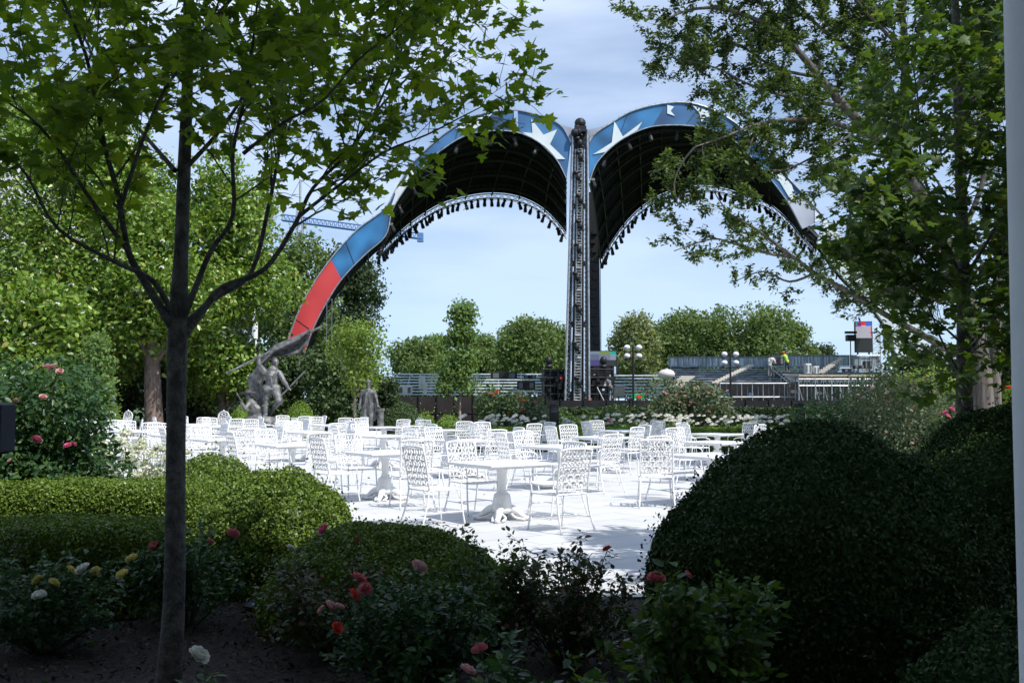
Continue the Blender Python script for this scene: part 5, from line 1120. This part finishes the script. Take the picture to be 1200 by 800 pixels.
def stair(px0, y0, px1, y1, Y, n_, w, label):
    a = P(px0,y0,Y); b = P(px1,y1,Y+5); t = thing('stairway', (a.x,a.y,0), label, 'stairs', 'bleacher stairways')
    for i in range(n_):
        p = a.lerp(b, i/(n_-1))-Vector((a.x,a.y,0)); mb = MB(); mb.box(p, (w,.3,.12)); mb.box(p-Vector((0,-.18,.12)), (w,.04,.16)); mb.build('tread', M['plyp'], t)
    mb = MB(); 
    for s in (-w/2,w/2): mb.tube([Vector((s,0,a.z)), b-Vector((a.x-s,a.y,0))], .04, 4)
    mb.tube([Vector((0,0,0)), Vector((0,0,a.z))], .06, 4); mb.build('stringer', M['greyc'], t)
stair(793,452,806,441,86,7,1.3,'pale plywood stairs right of balloon light')
stair(838,448,879,428,85.5,14,.6,'long diagonal run of pale stairs up the grandstand')
stair(725,463,727,452,101,6,1.0,'short pale steps right of the tower base')
stair(962,436,985,420,84.5,9,.6,'diagonal pale stairs in middle of the right grandstand')
# scaffold platform
a = P(936,440,74); b = P(1052,441,74); W = b.x-a.x; t = thing('scaffold_platform', ((a.x+b.x)/2,74,0), 'scaffold platform with plywood deck in front of right grandstand', 'scaffold'); z = a.z
mb = MB(); mb.box((0,1.5,z),(W,3.2,.14)); mb.build('deck', M['ply'], t)
mb = MB(); nf = 12
mb.tube([(-W/2,0,z-.25),(W/2,0,z-.25)], .06, 5); mb.tube([(-W/2,0,z-.75),(W/2,0,z-.75)], .05, 5)
for i in range(nf+1):
    x = -W/2+W*i/nf; mb.tube([(x,0,0),(x,0,z-.05)], .04 if i % 2 else .06, 5); mb.tube([(x,3,0),(x,3,z-.1)], .05, 5)
    if i < nf:
        mb.tube([(x,0,z-.25),(x+W/nf/2,0,z-.75),(x+W/nf,0,z-.25)], .035, 4)
        if i % 3 != 1: mb.tube([(x,0,z-.8),(x+W/nf,0,.15)], .035, 4)
    if i % 2: mb.tube([(x,0,z-.4),(x+.9,3,.2)], .04, 4)
mb.build('frame', M['alu'], t)
mb = MB(); mb.box((0,5,z/2-.25),(W+1,.1,z-.5)); mb.build('dark_skirt', M['blackc'], t)
for i in range(36): mb = MB(); mb.box((random.uniform(-W/2,W/2), random.uniform(2,4.5), random.uniform(.4,z-.8)), (random.uniform(.1,.6),.2,random.uniform(.1,.4))); mb.build('stored_case', M['greyc'], t)
# equipment racks left of the platform
a = P(844,452,76); b = P(932,453,76); W = b.x-a.x; t = thing('equipment_rack', ((a.x+b.x)/2,76,0), 'open metal racks of stage gear left of scaffold platform', 'rack'); z = a.z+.2; mb = MB(); nf = 7
for i in range(nf+1):
    x = -W/2+W*i/nf
    for y in (0,1.5): mb.tube([(x,y,0),(x,y,z)], .035, 5)
for zz in (.9,1.75,z): mb.tube([(-W/2,0,zz),(W/2,0,zz)], .035, 5); mb.box((0,.8,zz-.04),(W,1.4,.05))
mb.build('frame', M['alu'], t); mb = MB()

for i in range(40): mb = MB(); mb.box((random.uniform(-W/2+.2,W/2-.2), random.uniform(.2,1.2), random.choice([.2,1.15])+random.uniform(0,.2)), (random.uniform(.3,.8),.4,random.uniform(.2,.55))); mb.build('gear_case', M['black'], t)
for i in range(9):
    mb = MB(); mb.box((random.uniform(-W/2+.3,W/2-.3), .05, random.choice([1.1,1.95])), (.35,.1,.22)); mb.build('case_panel', random.choice([M['stripl'],M['alu'],M['whitec'],M['blueb']]), t)
mb = MB(); mb.box((0,5.2,z/2),(W+2,.1,z)); mb.build('dark_backdrop', M['blackc'], t)
def crate(px0, px1, y0, y1, Y, label, m='alu', name='flight_case', shelves=True):
    a = P(px0,y0,Y); b = P(px1,y1,Y); W = b.x-a.x; H = a.z-b.z; t = thing(name, ((a.x+b.x)/2,Y,b.z), label, 'case', None)
    mb = MB(); mb.box((0,0,H/2),(W,.6,H),0,.03); mb.build('case', M[m], t); mb = MB()
    for x in (-.3,.3): mb = MB(); mb.box((x*W,-.31,H*.5),(W*.22,.03,H*.7)); mb.build('panel', M['greyc'] if shelves else M[m], t)
crate(437-10+40,483,452,462,101,'small white shelf cart before the left bleacher','whitec')
crate(491,498,440,455,101,'tall white cabinet before the left bleacher','whitec',shelves=False)
crate(496,500,448,463,100.6,'narrow white panel leaning beside the tall cabinet','whitec',shelves=False)
crate(575,606,436,444,101,'long black case on top of the left bleacher','black'); crate(614,628,439,444,101,'short black case above left bleacher by tower','black')
crate(606,627,447,456,98,'brown crate beside left of black scaffold block','brownp')
crate(943,950,426,438,80,'white rack on grandstand left of stair run','whitec'); crate(953,959,429,438,80,'second white rack on grandstand beside stairs','whitec')
crate(904,918,418,428,83,'black rack case beside the hi-vis worker','black')
crate(1000,1012,428,432,82,'dark raised camera riser on the right grandstand','black'); crate(988,1000,432,436,82,'lower dark camera riser on right grandstand','black'); crate(1012,1021,423,432,82,'top dark camera riser on right grandstand','black')
t = thing('green_case', (*gp(747,80),0), 'green case with red heart shaped mark right of tower base', 'case'); a = P(739,461,80); b = P(754,467,80); mb = MB(); mb.box((0,0,(a.z+b.z)/2),(b.x-a.x,.5,a.z-b.z),0,.02); mb.box((0,0,b.z/2),(.1,.3,b.z)); mb.build('case', M['green'], t)
c = P(749,464.5,79.7)-Vector(t.location); mb = MB(); mb.slab([c+Vector((x*.22,0,z*.2)) for x, z in ((0,-1),(1,.2),(.8,.8),(.4,.9),(0,.4),(-.4,.9),(-.8,.8),(-1,.2))], Vector((0,.03,0))); mb.build('heart_mark', M['redp'], t)

# ------------------------------------------------------------------ fences
def fence(px0, px1, Y, ytop, label, m, ybot=None, npan=8, name='fence'):
    a = P(px0,ytop,Y); b = P(px1,ytop,Y); W = b.x-a.x; t = thing(name, ((a.x+b.x)/2,Y,0), label, 'fence'); H = a.z
    for i in range(npan):
        mb = MB(); mb.box((-W/2+(i+.5)*W/npan,0,H/2),(W/npan-.01,.06,H-.04)); mb.box((-W/2+(i+.5)*W/npan,-.05,H*.5),(W/npan-.1,.04,.05)); mb.build('panel', M[m], t)
    for i in range(npan+1): mb = MB(); mb.tube([(-W/2+i*W/npan,-.06,0),(-W/2+i*W/npan,-.06,H+.05)], .04, 5); mb.build('post', M['black'], t)
fence(448,640,52,464,'dark brown panel fence below the left bleacher','brownp',npan=9)
fence(630,1010,60,468.5,'long black cloth fence behind the border bushes','blackc',npan=14)
fence(1010,1200,58,468,'black cloth fence behind the oak trunk','blackc',npan=7)

# ------------------------------------------------------------------ crane far away
Yc = 250.0; t = thing('tower_crane', (*gp(352,Yc),0), 'blue tower crane jib reaching out behind the arch', 'crane'); o_ = Vector(t.location)
mb = MB(); A0 = P(330,258,Yc)-o_; A1 = P(495,280,Yc)-o_; nseg = 34; hh = 1.5
def cl(u, dz, dy): return A0.lerp(A1, u)+Vector((0,dy,dz+0*u))
for dz, dy in ((0,-.7),(0,.7),(hh,0)): mb.tube([cl(0,dz,dy), cl(1,dz*.9,dy)], .20, 4)
for i in range(nseg):
    u, v, w_ = i/nseg, (i+.5)/nseg, (i+1)/nseg
    for dy in (-.7,.7): mb.tube([cl(u,0,dy), cl(v,hh,0), cl(w_,0,dy)], .11, 3, caps=False)
mb.box(cl(.985,.3,0),(1.5,1.6,2.2)); mb.build('jib', M['craneb'], t)
mb = MB(); top_ = cl(.13,0,0)
for x in (-.8,.8):
    for y in (-.8,.8): mb.tube([(top_.x+x,y,0),(top_.x+x*.9,y,top_.z+3)], .16, 4)
for i in range(22):
    zz = top_.z*i/22; mb.tube([(top_.x-.8,-.8,zz),(top_.x+.8,-.8,zz+top_.z/22)], .1, 3)
mb.tube([(top_.x,0,top_.z+2),(top_.x,0,top_.z+11)], .3, 4); mb.build('mast', M['alu'], t)
mb = MB(); mb.tube([Vector((top_.x,0,top_.z+11)), cl(.55,hh,0)], .08, 3); mb.tube([Vector((top_.x,0,top_.z+11)), cl(0,hh,0)], .08, 3); mb.build('pendant_cable', M['greyc'], t)

# ------------------------------------------------------------------ workers
def person(px, yfoot, Y, label, shirt, pants, lean=0, helmet=None, vest=None, face=-1, crouch=False):
    f = P(px,yfoot,Y); t = thing('person', tuple(f), label, 'person'); L = lean; q = []
    h = .86 if not crouch else .5
    for s in (-1,1):
        kn = Vector((s*.11+.03*L,-.05*s-.12*(1 if crouch else .2),.47 if not crouch else .36)); hp = Vector((s*.10,0,h)); ft = Vector((s*.12,.06*s,.05))
        q += [('c', ft, kn, .05,.062), ('c', kn, hp, .068,.092), ('c', ft, ft+Vector((0,face*.15,-.01)), .045,.035)]
    sh = Vector((L*.3, face*.06, h+.52)); q += [('c', Vector((0,0,h)), Vector((L*.15,0,h+.25)), .14,.135), ('c', Vector((L*.15,0,h+.25)), sh-Vector((0,0,.03)), .135,.16), ('c', sh-Vector((.12,0,0)), sh+Vector((.12,0,0)), .09,.09), ('c', sh, sh+Vector((L*.05,face*.03,.14)), .055,.05)]
    q += headsegs(sh+Vector((L*.08,face*.05,.22)), 1.0, (L*.5,face,-.2))
    for s in (-1,1):
        e = sh+Vector((s*.25+L*.05, face*.06,-.26)); wv = e+Vector((L*.12-s*.05, face*.22, -.10)); q += [('c', sh+Vector((s*.19,0,0)), e, .058,.045), ('c', e, wv, .042,.032)]; hand(q, wv, (L*.3,face,-.3))
    fg = body('body', q, M['skin'], t, .02, smooth=2)
    q = [('c', Vector((0,0,h+.02)), Vector((L*.15,0,h+.25)), .16,.155), ('c', Vector((L*.15,0,h+.25)), sh-Vector((0,0,.03)), .155,.18), ('c', sh-Vector((.13,0,0)), sh+Vector((.13,0,0)), .105,.105)]
    for s in (-1,1): q.append(('c', sh+Vector((s*.19,0,0)), sh+Vector((s*.25+L*.04, face*.05,-.22)), .075,.066))
    body('shirt', q, M[shirt], t, .025)
    q = []
    for s in (-1,1):
        kn = Vector((s*.11+.03*L,-.05*s-.12*(1 if crouch else .2),.47 if not crouch else .36)); hp = Vector((s*.10,0,h)); ft = Vector((s*.12,.06*s,.12)); q += [('c', ft, kn, .068,.078), ('c', kn, hp, .084,.112)]
    body('trousers', q, M[pants], t, .025)
    hd = sh+Vector((L*.08,face*.05,.22))
    mb = MB(); mb.ball(hd+Vector((0,0,.06)), .125, 12, 8, (1,1.1,.8)); mb.lathe(tuple(hd+Vector((0,face*.02,.04))), [(.15,0),(.15,.015)], 14) if helmet else None
    mb.build('helmet' if helmet else 'hair', M[helmet or 'black'], t, True)
    return t
person(716,466.5,81,'worker in grey shirt bending at foot of the tower','greyc','navy',lean=-.8)
person(923,436,84,'worker in red helmet and yellow hi-vis top on the grandstand','hivis','navy',lean=-.9,helmet='helmet')
person(902,440,82,'worker in white shirt left of the hi-vis worker','whitec','greyc',lean=.5)
person(1038,410,88,'worker in grey on top of the grandstand wall by the screen','greyc','navy',lean=.2)
print('objects', len(bpy.data.objects))
